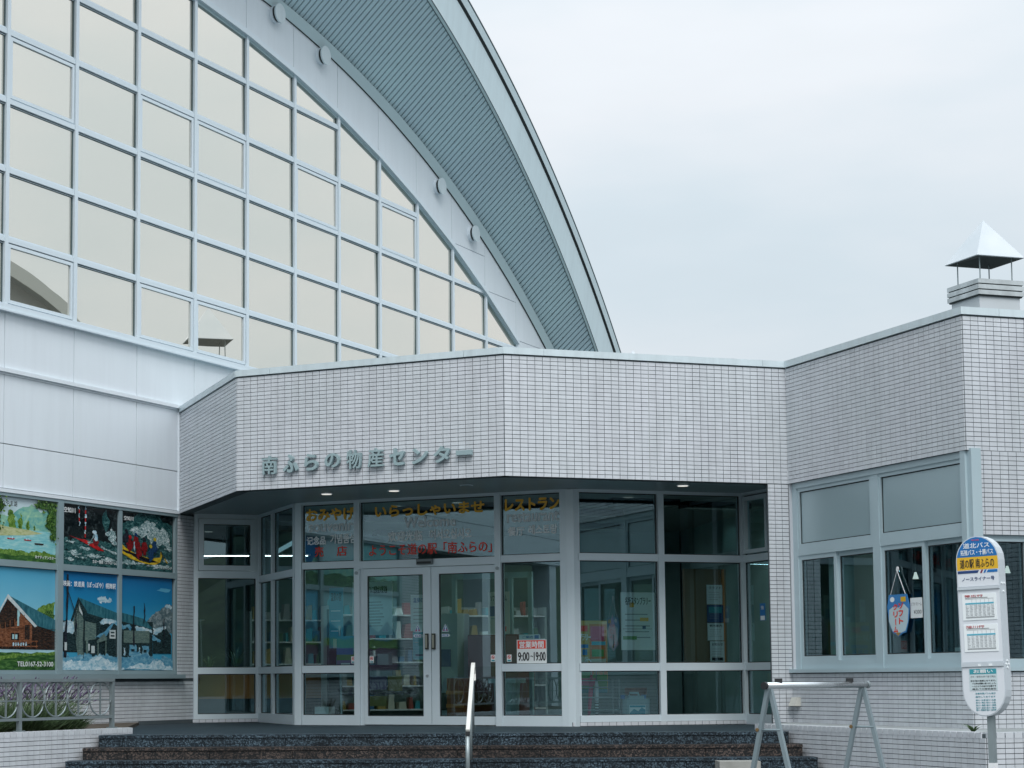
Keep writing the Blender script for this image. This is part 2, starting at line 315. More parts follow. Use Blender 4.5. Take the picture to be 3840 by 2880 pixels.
# ------------------------------------------------------------------ COMMUNITY HALL (arched gable)
hall = thing('arched_hall', 'tall pale hall with arched ribbed eave and mirrored window grid', 'building', fG.M(0, 0, GZ))
SP = 1.4355; M0 = -3.963
def mull(k): return M0 + SP * k
def arch(s): return -18.33 + math.sqrt(max(28.6 ** 2 - (s + 2.04) ** 2, 0))
def sof(s): return -13.977 + math.sqrt(max(24.991 ** 2 - (s + .365) ** 2, 0))
RAILS = [4.78, 5.60, 6.505, 7.41, 8.315, 9.215, 10.12]
K0, K1 = -7, 11
SASH = {(0, 0), (2, 0), (3, 0), (0, 3), (2, 3), (3, 3), (5, 3), (7, 3), (-2, 0), (-2, 3), (-4, 3)}
def clip_poly(a, b, z0, z1):
    za, zb = arch(a), arch(b)
    def top(s): return za + (zb - za) * (s - a) / (b - a)
    pts = [(a, z0), (b, z0)]
    lo = []
    z1 = min(z1, max(za, zb) + .1); P = [(a, z0), (b, z0), (b, z1), (a, z1)]
    # half-plane clip below chord
    outp = []
    for i in range(4):
        p, q = P[i], P[(i + 1) % 4]; dp, dq = top(p[0]) - p[1], top(q[0]) - q[1]
        if dp >= 0: outp.append(p)
        if dp * dq < 0: t = dp / (dp - dq); outp.append((p[0] + (q[0] - p[0]) * t, p[1] + (q[1] - p[1]) * t))
    return outp
def inset(P, d):
    n = len(P); res = []
    for i in range(n):
        a, b, c = Vector(P[i - 1]), Vector(P[i]), Vector(P[(i + 1) % n])
        e1 = (b - a).normalized(); e2 = (c - b).normalized(); n1 = Vector((-e1.y, e1.x)); n2 = Vector((-e2.y, e2.x)); dd = 1 + n1.dot(n2)
        res.append(tuple(b + (n1 + n2) * (d / max(dd, .25))))
    return res
def ring(mb, P, w, y0, y1):
    Q = inset(P, w); n = len(P)
    for i in range(n):
        a, b, c, d = P[i], P[(i + 1) % n], Q[(i + 1) % n], Q[i]
        mb.prism([a, b, c, d], y0, y1)
def area(P): return abs(sum(P[i][0] * P[(i + 1) % len(P)][1] - P[(i + 1) % len(P)][0] * P[i][1] for i in range(len(P)))) / 2
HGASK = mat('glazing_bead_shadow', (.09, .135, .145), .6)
def has_rail(k, r): return r == 0 or (r < len(RAILS) and min(arch(mull(k)), arch(mull(k + 1))) > RAILS[r] - .03)
for k in range(K0, K1):
    a, b = mull(k), mull(k + 1)
    for r in range(7):
        if not has_rail(k, r): continue
        z0, z1 = RAILS[r] + (0.075 if r else 0.03), RAILS[r + 1] if has_rail(k, r + 1) and r + 1 < len(RAILS) else 99
        P = clip_poly(a + .037, b - .037, z0, z1 - .0)
        if len(P) < 3 or area(P) < .06: continue
        mb = MB(); sash = (k, r) in SASH
        ring(mb, inset(P, .002), .010, .005, .05)
        if sash: ring(mb, inset(P, .010), .045, -.02, .03)
        w = add('window', mb, ALUW, hall, fG.M())
        Q = inset(P, .053 if sash else .010)
        y = .004 if sash else .014
        mb = MB(); mb.prism(Q, y, y + .012); cx = sum(p[0] for p in Q) / len(Q); cz = sum(p[1] for p in Q) / len(Q)
        mb.v = [(x - cx, yy, z - cz) for x, yy, z in mb.v]
        tw = .0008 if r == 0 else .004; tilt = Matrix.Rotation(random.gauss(0, tw), 4, 'X') @ Matrix.Rotation(random.gauss(0, tw * .8), 4, 'Z')
        add('pane', mb, HGL, w, fG.M(cx, 0, cz) @ tilt)
for k in range(K0, K1 + 1):
    zt = arch(mull(k)) + .02
    if zt < RAILS[0]: continue
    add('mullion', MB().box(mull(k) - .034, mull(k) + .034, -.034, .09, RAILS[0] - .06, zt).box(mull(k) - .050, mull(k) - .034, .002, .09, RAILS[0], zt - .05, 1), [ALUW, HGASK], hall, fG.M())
for r, z in enumerate(RAILS[1:], 1):
    smax = -2.04 + math.sqrt(max(28.6 ** 2 - (z + 18.33) ** 2, 0)); smin = mull(K0)
    for k in range(K0, K1):
        a, b = mull(k) + .037, min(mull(k + 1) - .037, smax)
        if b - a < .1 or not has_rail(k, r): continue
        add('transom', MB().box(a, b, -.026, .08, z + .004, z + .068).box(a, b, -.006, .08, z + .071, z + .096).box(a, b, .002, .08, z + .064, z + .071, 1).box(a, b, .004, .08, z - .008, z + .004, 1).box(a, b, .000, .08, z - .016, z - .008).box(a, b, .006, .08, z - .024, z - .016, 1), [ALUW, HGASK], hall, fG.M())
mb = MB().box(mull(K0), mull(K1) + .05, -.05, .09, 4.72, 4.80).box(mull(K0), mull(K1) + .05, -.075, .02, 4.70, 4.722)
add('window_sill', mb, ALUW, hall, fG.M())
for k in range(K0, K1):                                   # arched head frame, one straight piece per bay
    a, b = mull(k), mull(k + 1); za, zb = arch(a), arch(b)
    if zb < 4.9: continue
    mb = MB().prism([(a, za - .035), (b, zb - .035), (b, zb + .055), (a, za + .055)], -.075, .09)
    add('head_frame', mb, ALUW, hall, fG.M())
    mb = MB().prism([(a, za - .075), (b, zb - .075), (b, zb - .035), (a, za - .035)], -.015, .09)
    add('head_gasket', mb, TRIM, hall, fG.M())
# backing wall in the joint colour, then single panels standing proud of it
SE = 15.6; SW = -16.3
mb = MB(); n = 40
bk = [(SW, -.6)] + [(mull(K1), -.6), (mull(K1), 4.7)]
mb.box(SW, SE, .03, .2, 2.36, 4.70)
mb.box(-9.05, .36, .06, .25, -1.11, 2.36)
add('backing_wall', mb, JOINT, hall, fG.M())
mb = MB()
for i in range(60):                                       # gable backing above and beside the window arch
    a = SW + .35 + (SE - SW - .35) * i / 60; b = SW + .35 + (SE - SW - .35) * (i + 1) / 60
    lo = lambda s: (arch(s) if mull(K0) <= s <= mull(K1) and arch(s) > 4.7 else 4.70)
    t0, t1 = max(sof(a), 4.71), max(sof(b), 4.71); l0, l1 = min(lo(a) + .05, t0 - .005), min(lo(b) + .05, t1 - .005)
    mb.prism([(a, l0), (b, l1), (b, t1), (a, t0)], .03, .2)
add('gable_backing', mb, JOINT, hall, fG.M())
mb = MB().box(mull(K0) - .1, mull(K1) + .1, .12, .2, 4.70, 10.4)
add('blind', mb, CREAM, hall, fG.M())
gap = .006
def wpanel(P): 
    add('wall_panel', MB().prism(P, 0, .035), PANEL, hall, fG.M())
for k in range(-9, 14):
    a, b = mull(k) + .02, mull(k + 1) + .02
    for z0, z1 in ((3.985, 4.70), (3.02, 3.895), (2.452, 3.008)):
        if z1 < 3.95 and a >= 0: continue
        bb = min(b, -.02) if z1 < 3.95 else b
        if bb - a < .1: continue
        wpanel([(a + gap, z0), (bb - gap, z0), (bb - gap, z1), (a + gap, z1)])
    # gable panels between the window arch and the soffit trim
    a -= .02; b -= .02; a2, b2 = a, b
    if b > SE - .1 or sof(b) < 4.9: continue
    lo_a = arch(a) + .06 if k < K1 else 4.72; lo_b = arch(b) + .06 if k < K1 else 4.72
    ta, tm, tb = sof(a) - .02, sof((a + b) / 2) - .02, sof(b) - .02
    P = [(a + gap, lo_a), (b - gap, lo_b), (b - gap, tb), ((a + b) / 2, tm), (a + gap, ta)]
    cuts = [8.163] if k == 9 else [7.505] if k == 10 else [6.745] if k == 11 else []
    def cutp(P, z, up):
        o = []
        for i in range(len(P)):
            p, q = P[i], P[(i + 1) % len(P)]; dp = (p[1] - z) * (1 if up else -1); dq = (q[1] - z) * (1 if up else -1)
            if dp >= 0: o.append(p)
            if dp * dq < 0: t = dp / (dp - dq); o.append((p[0] + (q[0] - p[0]) * t, z))
        return o
    if k >= K0:
        for z in cuts:
            u = cutp(P, z + gap, True); P = cutp(P, z - gap, False)
            if len(u) > 2: wpanel(u)
        if len(P) > 2: wpanel(P)
mb = MB().box(SW, SE, -.045, .05, 3.925, 3.972).box(SW, -.005, -.012, .05, 3.897, 3.925)
add('string_course', mb, PANEL, hall, fG.M())
add('panel_lip', MB().box(SW, -.01, -.03, .06, 2.395, 2.44), PANEL, hall, fG.M())
add('corner_trim', MB().box(-.055, -.005, -.03, .05, 2.40, 3.90), PANEL, hall, fG.M())
# soffit: ribs run outwards and upwards from the wall; the overhang narrows towards the springing
TSL = .885
def ov(s): return max(1.78 - .0715 * abs(s + .3), .35)
def outp(s, add_=0.0, radial=0.0, outw=0.0):
    e = ov(s) + add_; rx, rz = (s + .365) / 25, (sof(s) + 13.977) / 25
    return (s + rx * radial, -(e + outw), sof(s) + TSL * e + rz * radial)
th0, th1 = math.asin((-12.5 + .365) / 24.991), math.asin((15.45 + .365) / 24.991)
nr = int((th1 - th0) * 25 / .1165); mb = MB(); sc_ = MB()
def S(i): return -.365 + 24.991 * math.sin(th0 + (th1 - th0) * i / nr)
for i in range(nr):
    prof = [(0, 0), (.70, 0), (.745, .022), (.955, .022), (1, 0)]
    q = []
    for u, dpt in prof:
        s = S(i + u); rx, rz = (s + .365) / 25, (sof(s) + 13.977) / 25; o = outp(s)
        q.append(((s + rx * dpt, 0, sof(s) + rz * dpt), (o[0] + rx * dpt, o[1], o[2] + rz * dpt)))
    for u in range(4):
        mb.poly([q[u][0], q[u + 1][0], q[u + 1][1], q[u][1]], 1 if u == 2 else 0)
    for t in (.36, .76):
        if i % 3 == int(t > .5):
            p = Vector(q[1][0]).lerp(Vector(q[1][1]), t); sc_.box(p.x - .006, p.x + .006, p.y - .012, p.y + .012, p.z - .007, p.z + .004)
add('ribbed_soffit', mb, [SOFF, mat('soffit_groove', (0.12, 0.17, 0.19), .7)], hall, fG.M())
add('fastener', sc_, GASKET, hall, fG.M(), kind='stuff')
def band(name, fn0, fn1, m, n=90, s0=-12.5, s1=15.45):
    mb = MB(); ss = [s0 + (s1 - s0) * i / n for i in range(n + 1)]
    for a, b in zip(ss, ss[1:]): mb.poly([fn0(a), fn0(b), fn1(b), fn1(a)])
    add(name, mb, m, hall, fG.M(), smooth=True)
def wl(s, dr, y): rx, rz = (s + .365) / 25, (sof(s) + 13.977) / 25; return (s + rx * dr, y, sof(s) + rz * dr)
band('soffit_trim', lambda s: wl(s, -.16, -.03), lambda s: wl(s, .0, -.10), TRIM)
band('soffit_trim', lambda s: wl(s, -.16, .03), lambda s: wl(s, -.16, -.03), GASKET)
band('soffit_trim', lambda s: wl(s, .0, -.10), lambda s: wl(s, .012, -.012), GASKET)
# fascia board, shadow gap and roof edge, roof sheet
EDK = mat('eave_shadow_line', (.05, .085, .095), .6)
band('eave_bead', lambda s: outp(s, -.048, -.02), lambda s: outp(s, -.012, -.02), TRIM)
band('eave_bead', lambda s: outp(s, -.012, -.018), lambda s: outp(s, .0, -.02), EDK)
band('eave_bead', lambda s: outp(s, -.062, -.012), lambda s: outp(s, -.048, -.02), EDK)
band('eave_bead', lambda s: outp(s, -.062, -.012), lambda s: outp(s, -.062, .02), EDK)
band('roof_fascia', lambda s: outp(s, 0, -.02), lambda s: outp(s, .06, .515), FASC)
band('roof_gap', lambda s: outp(s, .06, .515), lambda s: outp(s, .0, .518), EDK)
band('roof_gap', lambda s: outp(s, .0, .518), lambda s: outp(s, .0, .56), EDK)
band('roof_edge', lambda s: outp(s, .10, .53), lambda s: outp(s, .13, .64), FASC)
band('roof_edge', lambda s: outp(s, .0, .54), lambda s: outp(s, .10, .53), GASKET)
band('roof_edge', lambda s: outp(s, .13, .64), lambda s: outp(s, .142, .662), EDK)
band('roof_edge', lambda s: outp(s, .142, .662), lambda s: outp(s, .06, .69), GASKET)
band('roof_sheet', lambda s: outp(s, .06, .69), lambda s: (outp(s)[0], 26, sof(s) + .5), ROOF)
for s_, z_ in ((2.597, 10.593), (4.05, 10.32), (8.34, 9.074), (9.77, 8.475), (-4.4, 10.55), (-5.9, 10.2)):
    v = add('vent_cap', MB().disc(s_, z_, .14, .14, -.055, .0, 28), PANEL, hall, fG.M())
    v2 = add('cap_plate', MB().disc(s_, z_, .155, .155, -.13, -.105, 28), COPING, v, fG.M())
    add('cap_neck', MB().disc(s_, z_, .125, .125, -.105, -.055, 24), GASKET, v, fG.M())
# poster window
PX = [-8.2, -6.66, -5.12, -4.12, -2.785, -1.443, -.10]
wf = add('window_frame', MB().box(PX[0] - .05, -.06, .035, .06, .10, 2.39), GASKET, hall, fG.M())
for i, x in enumerate(PX):
    w = .055 if i % 2 == 0 else .035
    if i == len(PX) - 1: add('window_post', MB().box(x - .02, x + .035, -.01, .06, .10, 2.37), ALUP, hall, fG.M())
    else: add('window_post', MB().box(x - w, x + w, -.03 if w > .05 else -.014, .05, .10, 2.36), ALUP, hall, fG.M())
for y_, za_, zb_ in ((-.012, 1.462, 1.545), (-.008, .10, .152), (-.02, 2.352, 2.395)): add('window_rail', MB().box(PX[0], -.065, y_, .05, za_, zb_), ALUP, hall, fG.M())
add('window_sill', MB().box(PX[0] - .1, .037, -.09, .06, .04, .098), ALUP, hall, fG.M())
ht = Tiles(hall)
ht.wall('tiled_wall', fG, -9.0, .36, LZ, .04, thick=.15)
ht.wall('tiled_pier', fG, -.055, .36, .04, 2.42, thick=.15)
add('pier_reveal', MB().box(-.062, -.0555, .0, .06, .10, 2.40), TILE, hall, fG.M())
ht.wall('tiled_pier', fG, -9.0, -8.25, .04, 2.42, thick=.15)
add('porch_back', MB().box(SW, -9.1, 4.0, 4.1, -1.11, 2.5).box(SW, -9.05, .2, 4.1, 2.45, 2.55).box(-9.2, -9.06, .3, 4.0, -1.11, 2.45), DARKI, hall, fG.M())
for x_ in (-12.2, -15.9): add('porch_column', MB().box(x_ - .2, x_ + .2, .0, .4, -1.11, 2.45), PANEL, hall, fG.M())
ht.wall('plinth', Fr(fG.pt(0, -.03), aG), -1.0, .36, LZ + .002, LZ + .05, thick=.03)
ht.done()

# ------------------------------------------------------------------ POSTERS in the hall window (flat prints)
def shade(name, a, b, sc, am=.9, rough=.22): return mat('print_' + name, a, rough, noise=(sc, b, am))
def ramp(name, cols, sc, stretch=(1, 1, 1), dist=0.0, lo=.32, hi=.70, grad=None, rough=.2):
    """printed photo texture: noise through a colour ramp; grad=(z0, z1) lays the ramp from bottom to top with a little noise"""
    m = bpy.data.materials.new('print_' + name); m.use_nodes = True; t = m.node_tree; b = t.nodes['Principled BSDF']; ln = t.links.new; b.inputs['Roughness'].default_value = rough
    co = t.nodes.new('ShaderNodeTexCoord'); mp = t.nodes.new('ShaderNodeMapping'); mp.inputs['Scale'].default_value = stretch; ln(co.outputs['Object'], mp.inputs[0])
    n = t.nodes.new('ShaderNodeTexNoise'); n.inputs['Scale'].default_value = sc; n.inputs['Detail'].default_value = 9; n.inputs['Roughness'].default_value = .62; n.inputs['Distortion'].default_value = dist; ln(mp.outputs[0], n.inputs['Vector'])
    r = t.nodes.new('ShaderNodeMapRange'); r.inputs['From Min'].default_value = lo; r.inputs['From Max'].default_value = hi; ln(n.outputs[0], r.inputs['Value']); f = r.outputs[0]
    if grad:
        sx = t.nodes.new('ShaderNodeSeparateXYZ'); ln(co.outputs['Object'], sx.inputs[0]); g = t.nodes.new('ShaderNodeMapRange'); g.inputs['From Min'].default_value = grad[0]; g.inputs['From Max'].default_value = grad[1]; ln(sx.outputs[2], g.inputs['Value'])
        x = t.nodes.new('ShaderNodeMix'); x.inputs['Factor'].default_value = .10; ln(g.outputs[0], x.inputs['A']); ln(f, x.inputs['B']); f = x.outputs['Result']
    cr = t.nodes.new('ShaderNodeValToRGB'); e = cr.color_ramp.elements
    while len(e) < len(cols): e.new(.5)
    for k, c in enumerate(cols): e[k].position = k / (len(cols) - 1); e[k].color = (*c, 1)
    ln(f, cr.inputs[0]); ln(cr.outputs[0], b.inputs['Base Color']); MATS['print_' + name] = m; return m
P_SKY = ramp('clear_sky', [(.42, .66, .74), (.18, .50, .66), (.07, .36, .56)], 1.2, grad=(.55, 1.4)); P_SKYD = ramp('deep_sky', [(.06, .36, .55), (.018, .23, .45), (.008, .14, .36)], 1.2, grad=(.75, 1.42)); P_SKYL = ramp('hazy_sky', [(.34, .60, .64), (.52, .70, .74), (.62, .73, .78)], 1.5, grad=(1.9, 2.35))
P_HILL = ramp('far_hill', [(.08, .30, .28), (.16, .42, .38), (.30, .55, .38), (.42, .64, .45)], 7, (1, 1, 1.4), .6); P_GRASS = ramp('meadow', [(.03, .09, .01), (.12, .24, .04), (.28, .42, .10)], 26); P_LAWN = ramp('lawn', [(.008, .035, .01), (.03, .10, .02), (.13, .27, .07)], 8, (1, 1, 3.5), .4)
P_LEAF = ramp('leaves', [(.004, .016, .004), (.02, .065, .012), (.07, .16, .03), (.22, .34, .10)], 48); P_SAND = ramp('bank', [(.30, .36, .14), (.48, .52, .28), (.58, .60, .36)], 12, (1, 1, 3)); P_LAKE = ramp('lake', [(.14, .46, .52), (.26, .58, .60), (.46, .68, .66)], 7, (1, 1, 5), .3)
P_RIV = ramp('river', [(.004, .020, .024), (.012, .055, .06), (.04, .13, .13), (.16, .30, .30)], 13, (1, 1, 2.4), 1.2); P_ROCK = ramp('rock', [(.001, .003, .004), (.005, .009, .011), (.03, .042, .045), (.11, .14, .14)], 8, (1, 1, 1.3), .8, .36, .78); P_FOAM = ramp('foam', [(.02, .08, .085), (.14, .26, .27), (.42, .54, .55), (.78, .84, .85)], 20, (1, 1, 1.6), 1.4, .34, .64)
P_RED = ramp('boat_red', [(.28, .005, .008), (.60, .02, .02)], 20); P_RAFT = ramp('raft_yellow', [(.34, .20, .005), (.66, .45, .02), (.74, .54, .08)], 14, (1, 1, 2)); P_DRK = ramp('dark_cloth', [(.004, .006, .012), (.03, .035, .05)], 40); P_BLUEJ = ramp('blue_jacket', [(.004, .014, .05), (.02, .08, .20)], 40)
P_REDJ = ramp('red_jacket', [(.05, .003, .004), (.34, .015, .02)], 34); P_SKIN = shade('helmet_yellow', (.55, .45, .03), (.45, .33, .02), 30); P_WHT = ramp('snow', [(.16, .40, .54), (.46, .64, .72), (.80, .86, .88)], 11, (1, 1, 1.8), .7); P_SNSH = ramp('snow_shade', [(.05, .20, .34), (.12, .34, .48), (.30, .52, .62)], 12, (1, 1, 2), .6)
P_WOODB = ramp('log_brown', [(.06, .018, .008), (.20, .075, .035), (.38, .17, .09)], 22, (1, 1, 4)); P_WOODD = ramp('log_dark', [(.006, .003, .003), (.03, .016, .011), (.10, .05, .03)], 22, (1, 1, 4)); P_TROOF = ramp('tin_roof', [(.012, .07, .10), (.03, .14, .18), (.06, .21, .25)], 9, (3, 3, 1)); P_BRDG = ramp('barge_white', [(.42, .52, .54), (.66, .72, .72)], 14)
P_STN = ramp('station_wall', [(.04, .08, .08), (.12, .19, .175), (.24, .31, .27)], 20, (1, 1, 7)); P_STND = ramp('station_dark', [(.004, .010, .013), (.014, .032, .036), (.05, .085, .09)], 24, (1, 1, 5)); P_MTN = ramp('far_mountain', [(.04, .09, .11), (.13, .19, .21), (.40, .48, .50)], 16, (1, 1, 1.2), .5)
P_LEAF2 = ramp('lit_leaves', [(.02, .06, .01), (.10, .20, .04), (.30, .44, .14)], 50)
def jag(pts, amp=.02, depth=3, seed=1):
    r = random.Random(seed); P = list(pts)
    for _ in range(depth):
        Q = []
        for k in range(len(P)):
            a, b = P[k], P[(k + 1) % len(P)]; l = math.hypot(b[0] - a[0], b[1] - a[1]); Q.append(a)
            if l > .012: d = r.uniform(-1, 1) * min(amp, l * .32); Q.append(((a[0] + b[0]) / 2 - (b[1] - a[1]) / l * d, (a[1] + b[1]) / 2 + (b[0] - a[0]) / l * d))
        P = Q; amp *= .62
    return P
ORGANIC = {id(m) for m in (P_LEAF, P_FOAM, P_WHT, P_SNSH, P_HILL, P_MTN, P_ROCK, P_GRASS, P_REDJ, P_BLUEJ, P_DRK)}
LAYN = [0]
def poster(name, label, x0, x1, z0, z1, base, layers, texts=()):
    mb = MB(); mats = [base]; y = .018
    mb.box(x0, x1, y, y + .01, z0, z1, 0)
    for m, pts in layers:
        if m not in mats: mats.append(m)
        y -= .0006
        if id(m) in ORGANIC: pts = jag(pts, .045 if m is P_LEAF else .022, 3, int(pts[0][0] * 997 + pts[0][1] * 331))
        P = [(x0 + (x1 - x0) * min(max(u, 0), 1), z0 + (z1 - z0) * min(max(v, 0), 1)) for u, v in pts]
        a = sum(P[i][0] * P[(i + 1) % len(P)][1] - P[(i + 1) % len(P)][0] * P[i][1] for i in range(len(P)))
        if a < 0: P = P[::-1]
        mb.poly([(p[0], y, p[1]) for p in P], mats.index(m))
    o = add(name, mb, mats, None, fG.M()); o['label'] = label; o['category'] = 'poster'; o['group'] = 'picture posters in the hall window'
    for body, u0, u1, v0, v1, m in texts:
        add('caption', MB().text(body, x0 + (x1 - x0) * u0, x0 + (x1 - x0) * u1, z0 + (z1 - z0) * v0, z0 + (z1 - z0) * v1, y - .0015, bold=.012), m, o, fG.M())
    return o
def blob(cx, cy, rx, ry, n=9, j=.25, seed=0):
    r = random.Random(seed); return [(cx + rx * math.cos(2 * math.pi * k / n) * (1 + r.uniform(-j, j)), cy + ry * math.sin(2 * math.pi * k / n) * (1 + r.uniform(-j, j))) for k in range(n)]
def wavy(y0, amp, n=14, seed=0, base=0.0, x0=0, x1=1):
    r = random.Random(seed); return [(x0, base)] + [(x0 + (x1 - x0) * k / n, y0 + r.uniform(-amp, amp)) for k in range(n + 1)] + [(x1, base)]
ZU0, ZU1, ZL0, ZL1 = 1.548, 2.35, .155, 1.458
def rect(a, b, c, d): return [(a, c), (b, c), (b, d), (a, d)]
CB = [(PX[i] + .058 if i % 2 == 0 else PX[i] + .038, PX[i + 1] - .038 if i % 2 == 0 else PX[i + 1] - .058) for i in range(6)]
def foliage(m, pts):
    o = [(m, blob(*p, n=11, j=.35, seed=int(p[0] * 991 + p[1] * 77))) for p in pts]; r = random.Random(5)
    for p in pts:
        for k in range(7):
            a = r.uniform(0, 6.28); q = r.uniform(.8, 1.5); c = (p[0] + p[2] * q * math.cos(a), p[1] + p[3] * q * math.sin(a)); o.append((m if k % 2 else P_LEAF2, blob(*c, p[2] * .2, p[3] * .17, 6, .4, k)))
    return o
poster('lake_poster', 'lake photo poster with small red canoes and leafy trees, upper row by the wide post', *CB[3], ZU0, ZU1, P_SKYL,
       [(P_HILL, [(0, .45), (.1, .72), (.25, .66), (.45, .86), (.6, .92), (.75, .80), (1, .86), (1, .45)]), (P_GRASS, blob(.42, .62, .035, .14, 9, .2, 3)), (P_GRASS, blob(.28, .6, .06, .2, 9, .3, 4)), (P_GRASS, blob(.54, .55, .03, .10, 9, .2, 5)), (P_GRASS, blob(.64, .53, .02, .06, 9, .2, 6)),
        (P_LAKE, rect(0, 1, .1, .5)), (P_SAND, [(0, .36), (.5, .41), (.78, .46), (.55, .50), (.2, .52), (0, .56)]), (P_GRASS, wavy(.15, .02, 12, 5)), (P_LAWN, wavy(.085, .02, 12, 6))]
       + [(P_RED, [(x - .05, .325), (x + .05, .325), (x + .065, .345), (x - .065, .345)]) for x in (.26, .53)] + [(P_WOODD, [(.65, .275), (.78, .275), (.8, .30), (.64, .30)])] + [(P_WHT, blob(x, .355, .012, .02, 6)) for x in (.24, .28, .51, .55)]
       + foliage(P_LEAF, [(.9, .92, .12, .12), (.8, .95, .14, .08), (.95, .72, .09, .16), (.88, .62, .06, .10), (.97, .5, .05, .14), (.72, .92, .08, .07), (0, .75, .1, .2), (.02, .5, .06, .12), (.06, .85, .09, .12), (.93, .42, .05, .06)]),
       [('かなやま湖', .0, .30, .84, .93, BLK), ('カナディアンカヌー', .60, .95, .045, .10, WHT)])
poster('kayak_poster', 'dark river photo poster with a red slalom kayak, upper row', *CB[4], ZU0, ZU1, P_RIV,
       [(P_ROCK, rect(0, 1, .45, 1)), (P_ROCK, wavy(.43, .05, 12, 8, 1.0)), (P_RIV, blob(.78, .80, .06, .16, 9, .4, 2)), (P_FOAM, blob(.9, .57, .08, .10, 11, .5, 3)), (P_FOAM, [(.70, .37), (.98, .27), (.98, .23), (.75, .30)]), (P_FOAM, blob(.42, .29, .12, .03, 11, .5, 8)), (P_FOAM, blob(.25, .2, .14, .03, 11, .6, 4)), (P_FOAM, blob(.6, .17, .14, .025, 11, .6, 5)), (P_FOAM, blob(.85, .13, .12, .03, 11, .6, 6)), (P_FOAM, blob(.12, .1, .1, .03, 11, .6, 9)),
        (P_RED, [(.26, .44), (.40, .44), (.62, .36), (.76, .27), (.66, .27), (.45, .36)]), (P_RED, [(.12, .485), (.30, .44), (.32, .42)]), (P_REDJ, blob(.60, .41, .05, .07, 9, .2, 2)), (P_WHT, blob(.605, .49, .035, .07, 9, .2, 3)), (P_WHT, blob(.575, .575, .04, .035, 9, .1, 4)), (P_REDJ, blob(.61, .40, .03, .03, 7, .2, 9)), (P_FOAM, blob(.5, .40, .05, .015, 9, .4, 12)), (P_FOAM, blob(.15, .38, .1, .02, 9, .5, 14)), (P_FOAM, blob(.33, .14, .08, .02, 9, .5, 15)), (P_FOAM, blob(.93, .42, .06, .03, 9, .5, 16)), (P_FOAM, [(.45, .36), (.46, .345), (.57, .52), (.56, .535)])]
       + [(P_WHT if i % 2 else P_RED, rect(.395, .415, .47 + i * .066, .53 + i * .066)) for i in range(8)] + [(P_WHT if i % 2 == 0 else P_RED, rect(.285, .30, .66 + i * .068, .726 + i * .068)) for i in range(5)],
       [('空知川', .02, .22, .855, .945, WHT), ('カヌー競技（スラローム）', .53, .97, .05, .115, WHT)])
poster('rafting_poster', 'river photo poster with a crowded yellow raft, upper row', *CB[5], ZU0, ZU1, P_RIV,
       [(P_ROCK, [(0, .75), (.2, .85), (.35, 1), (0, 1)]), (P_ROCK, [(.75, .95), (.85, .88), (1, .85), (1, 1), (.8, 1)]), (P_FOAM, blob(.55, .75, .2, .12, 13, .5, 2)), (P_FOAM, blob(.92, .42, .08, .05, 11, .5, 21)), (P_FOAM, blob(.9, .2, .08, .03, 11, .5, 22)), (P_FOAM, blob(.78, .58, .22, .16, 13, .5, 3)), (P_FOAM, blob(.35, .66, .14, .08, 11, .5, 5)), (P_FOAM, blob(.2, .12, .2, .03, 11, .5, 6)), (P_FOAM, blob(.7, .09, .25, .03, 11, .5, 7)),
        (P_RAFT, [(0, .44), (.10, .36), (.3, .27), (.55, .22), (.75, .25), (.79, .32), (.76, .36), (.8, .3), (.76, .17), (.65, .11), (.45, .12), (.2, .18), (0, .28)]), (P_DRK, [(.03, .34), (.3, .22), (.55, .155), (.72, .17), (.72, .155), (.55, .135), (.3, .195), (.03, .31)])]
       + sum([[(j, blob(x, y, .055, .12, 9, .2, int(x * 50))), (hh, blob(x, y + .14, .03, .033, 9, .1, 4))] for x, y, j, hh in ((.10, .52, P_DRK, P_DRK), (.17, .42, P_REDJ, P_RED), (.28, .47, P_REDJ, P_BLUEJ), (.44, .40, P_REDJ, P_DRK), (.33, .32, P_REDJ, P_REDJ), (.64, .42, P_BLUEJ, P_SKIN), (.56, .29, P_BLUEJ, P_SKIN))], [])
       + [(P_RAFT, [(.80, .28), (.84, .24), (.90, .15), (.86, .17)]), (P_DRK, [(.68, .47), (.70, .46), (.84, .24), (.82, .24)]), (P_WHT, [(.23, .48), (.25, .48), (.27, .28), (.25, .28)])],
       [('空知川', .04, .22, .84, .915, WHT), ('ラフティング', .75, .97, .045, .10, WHT)])
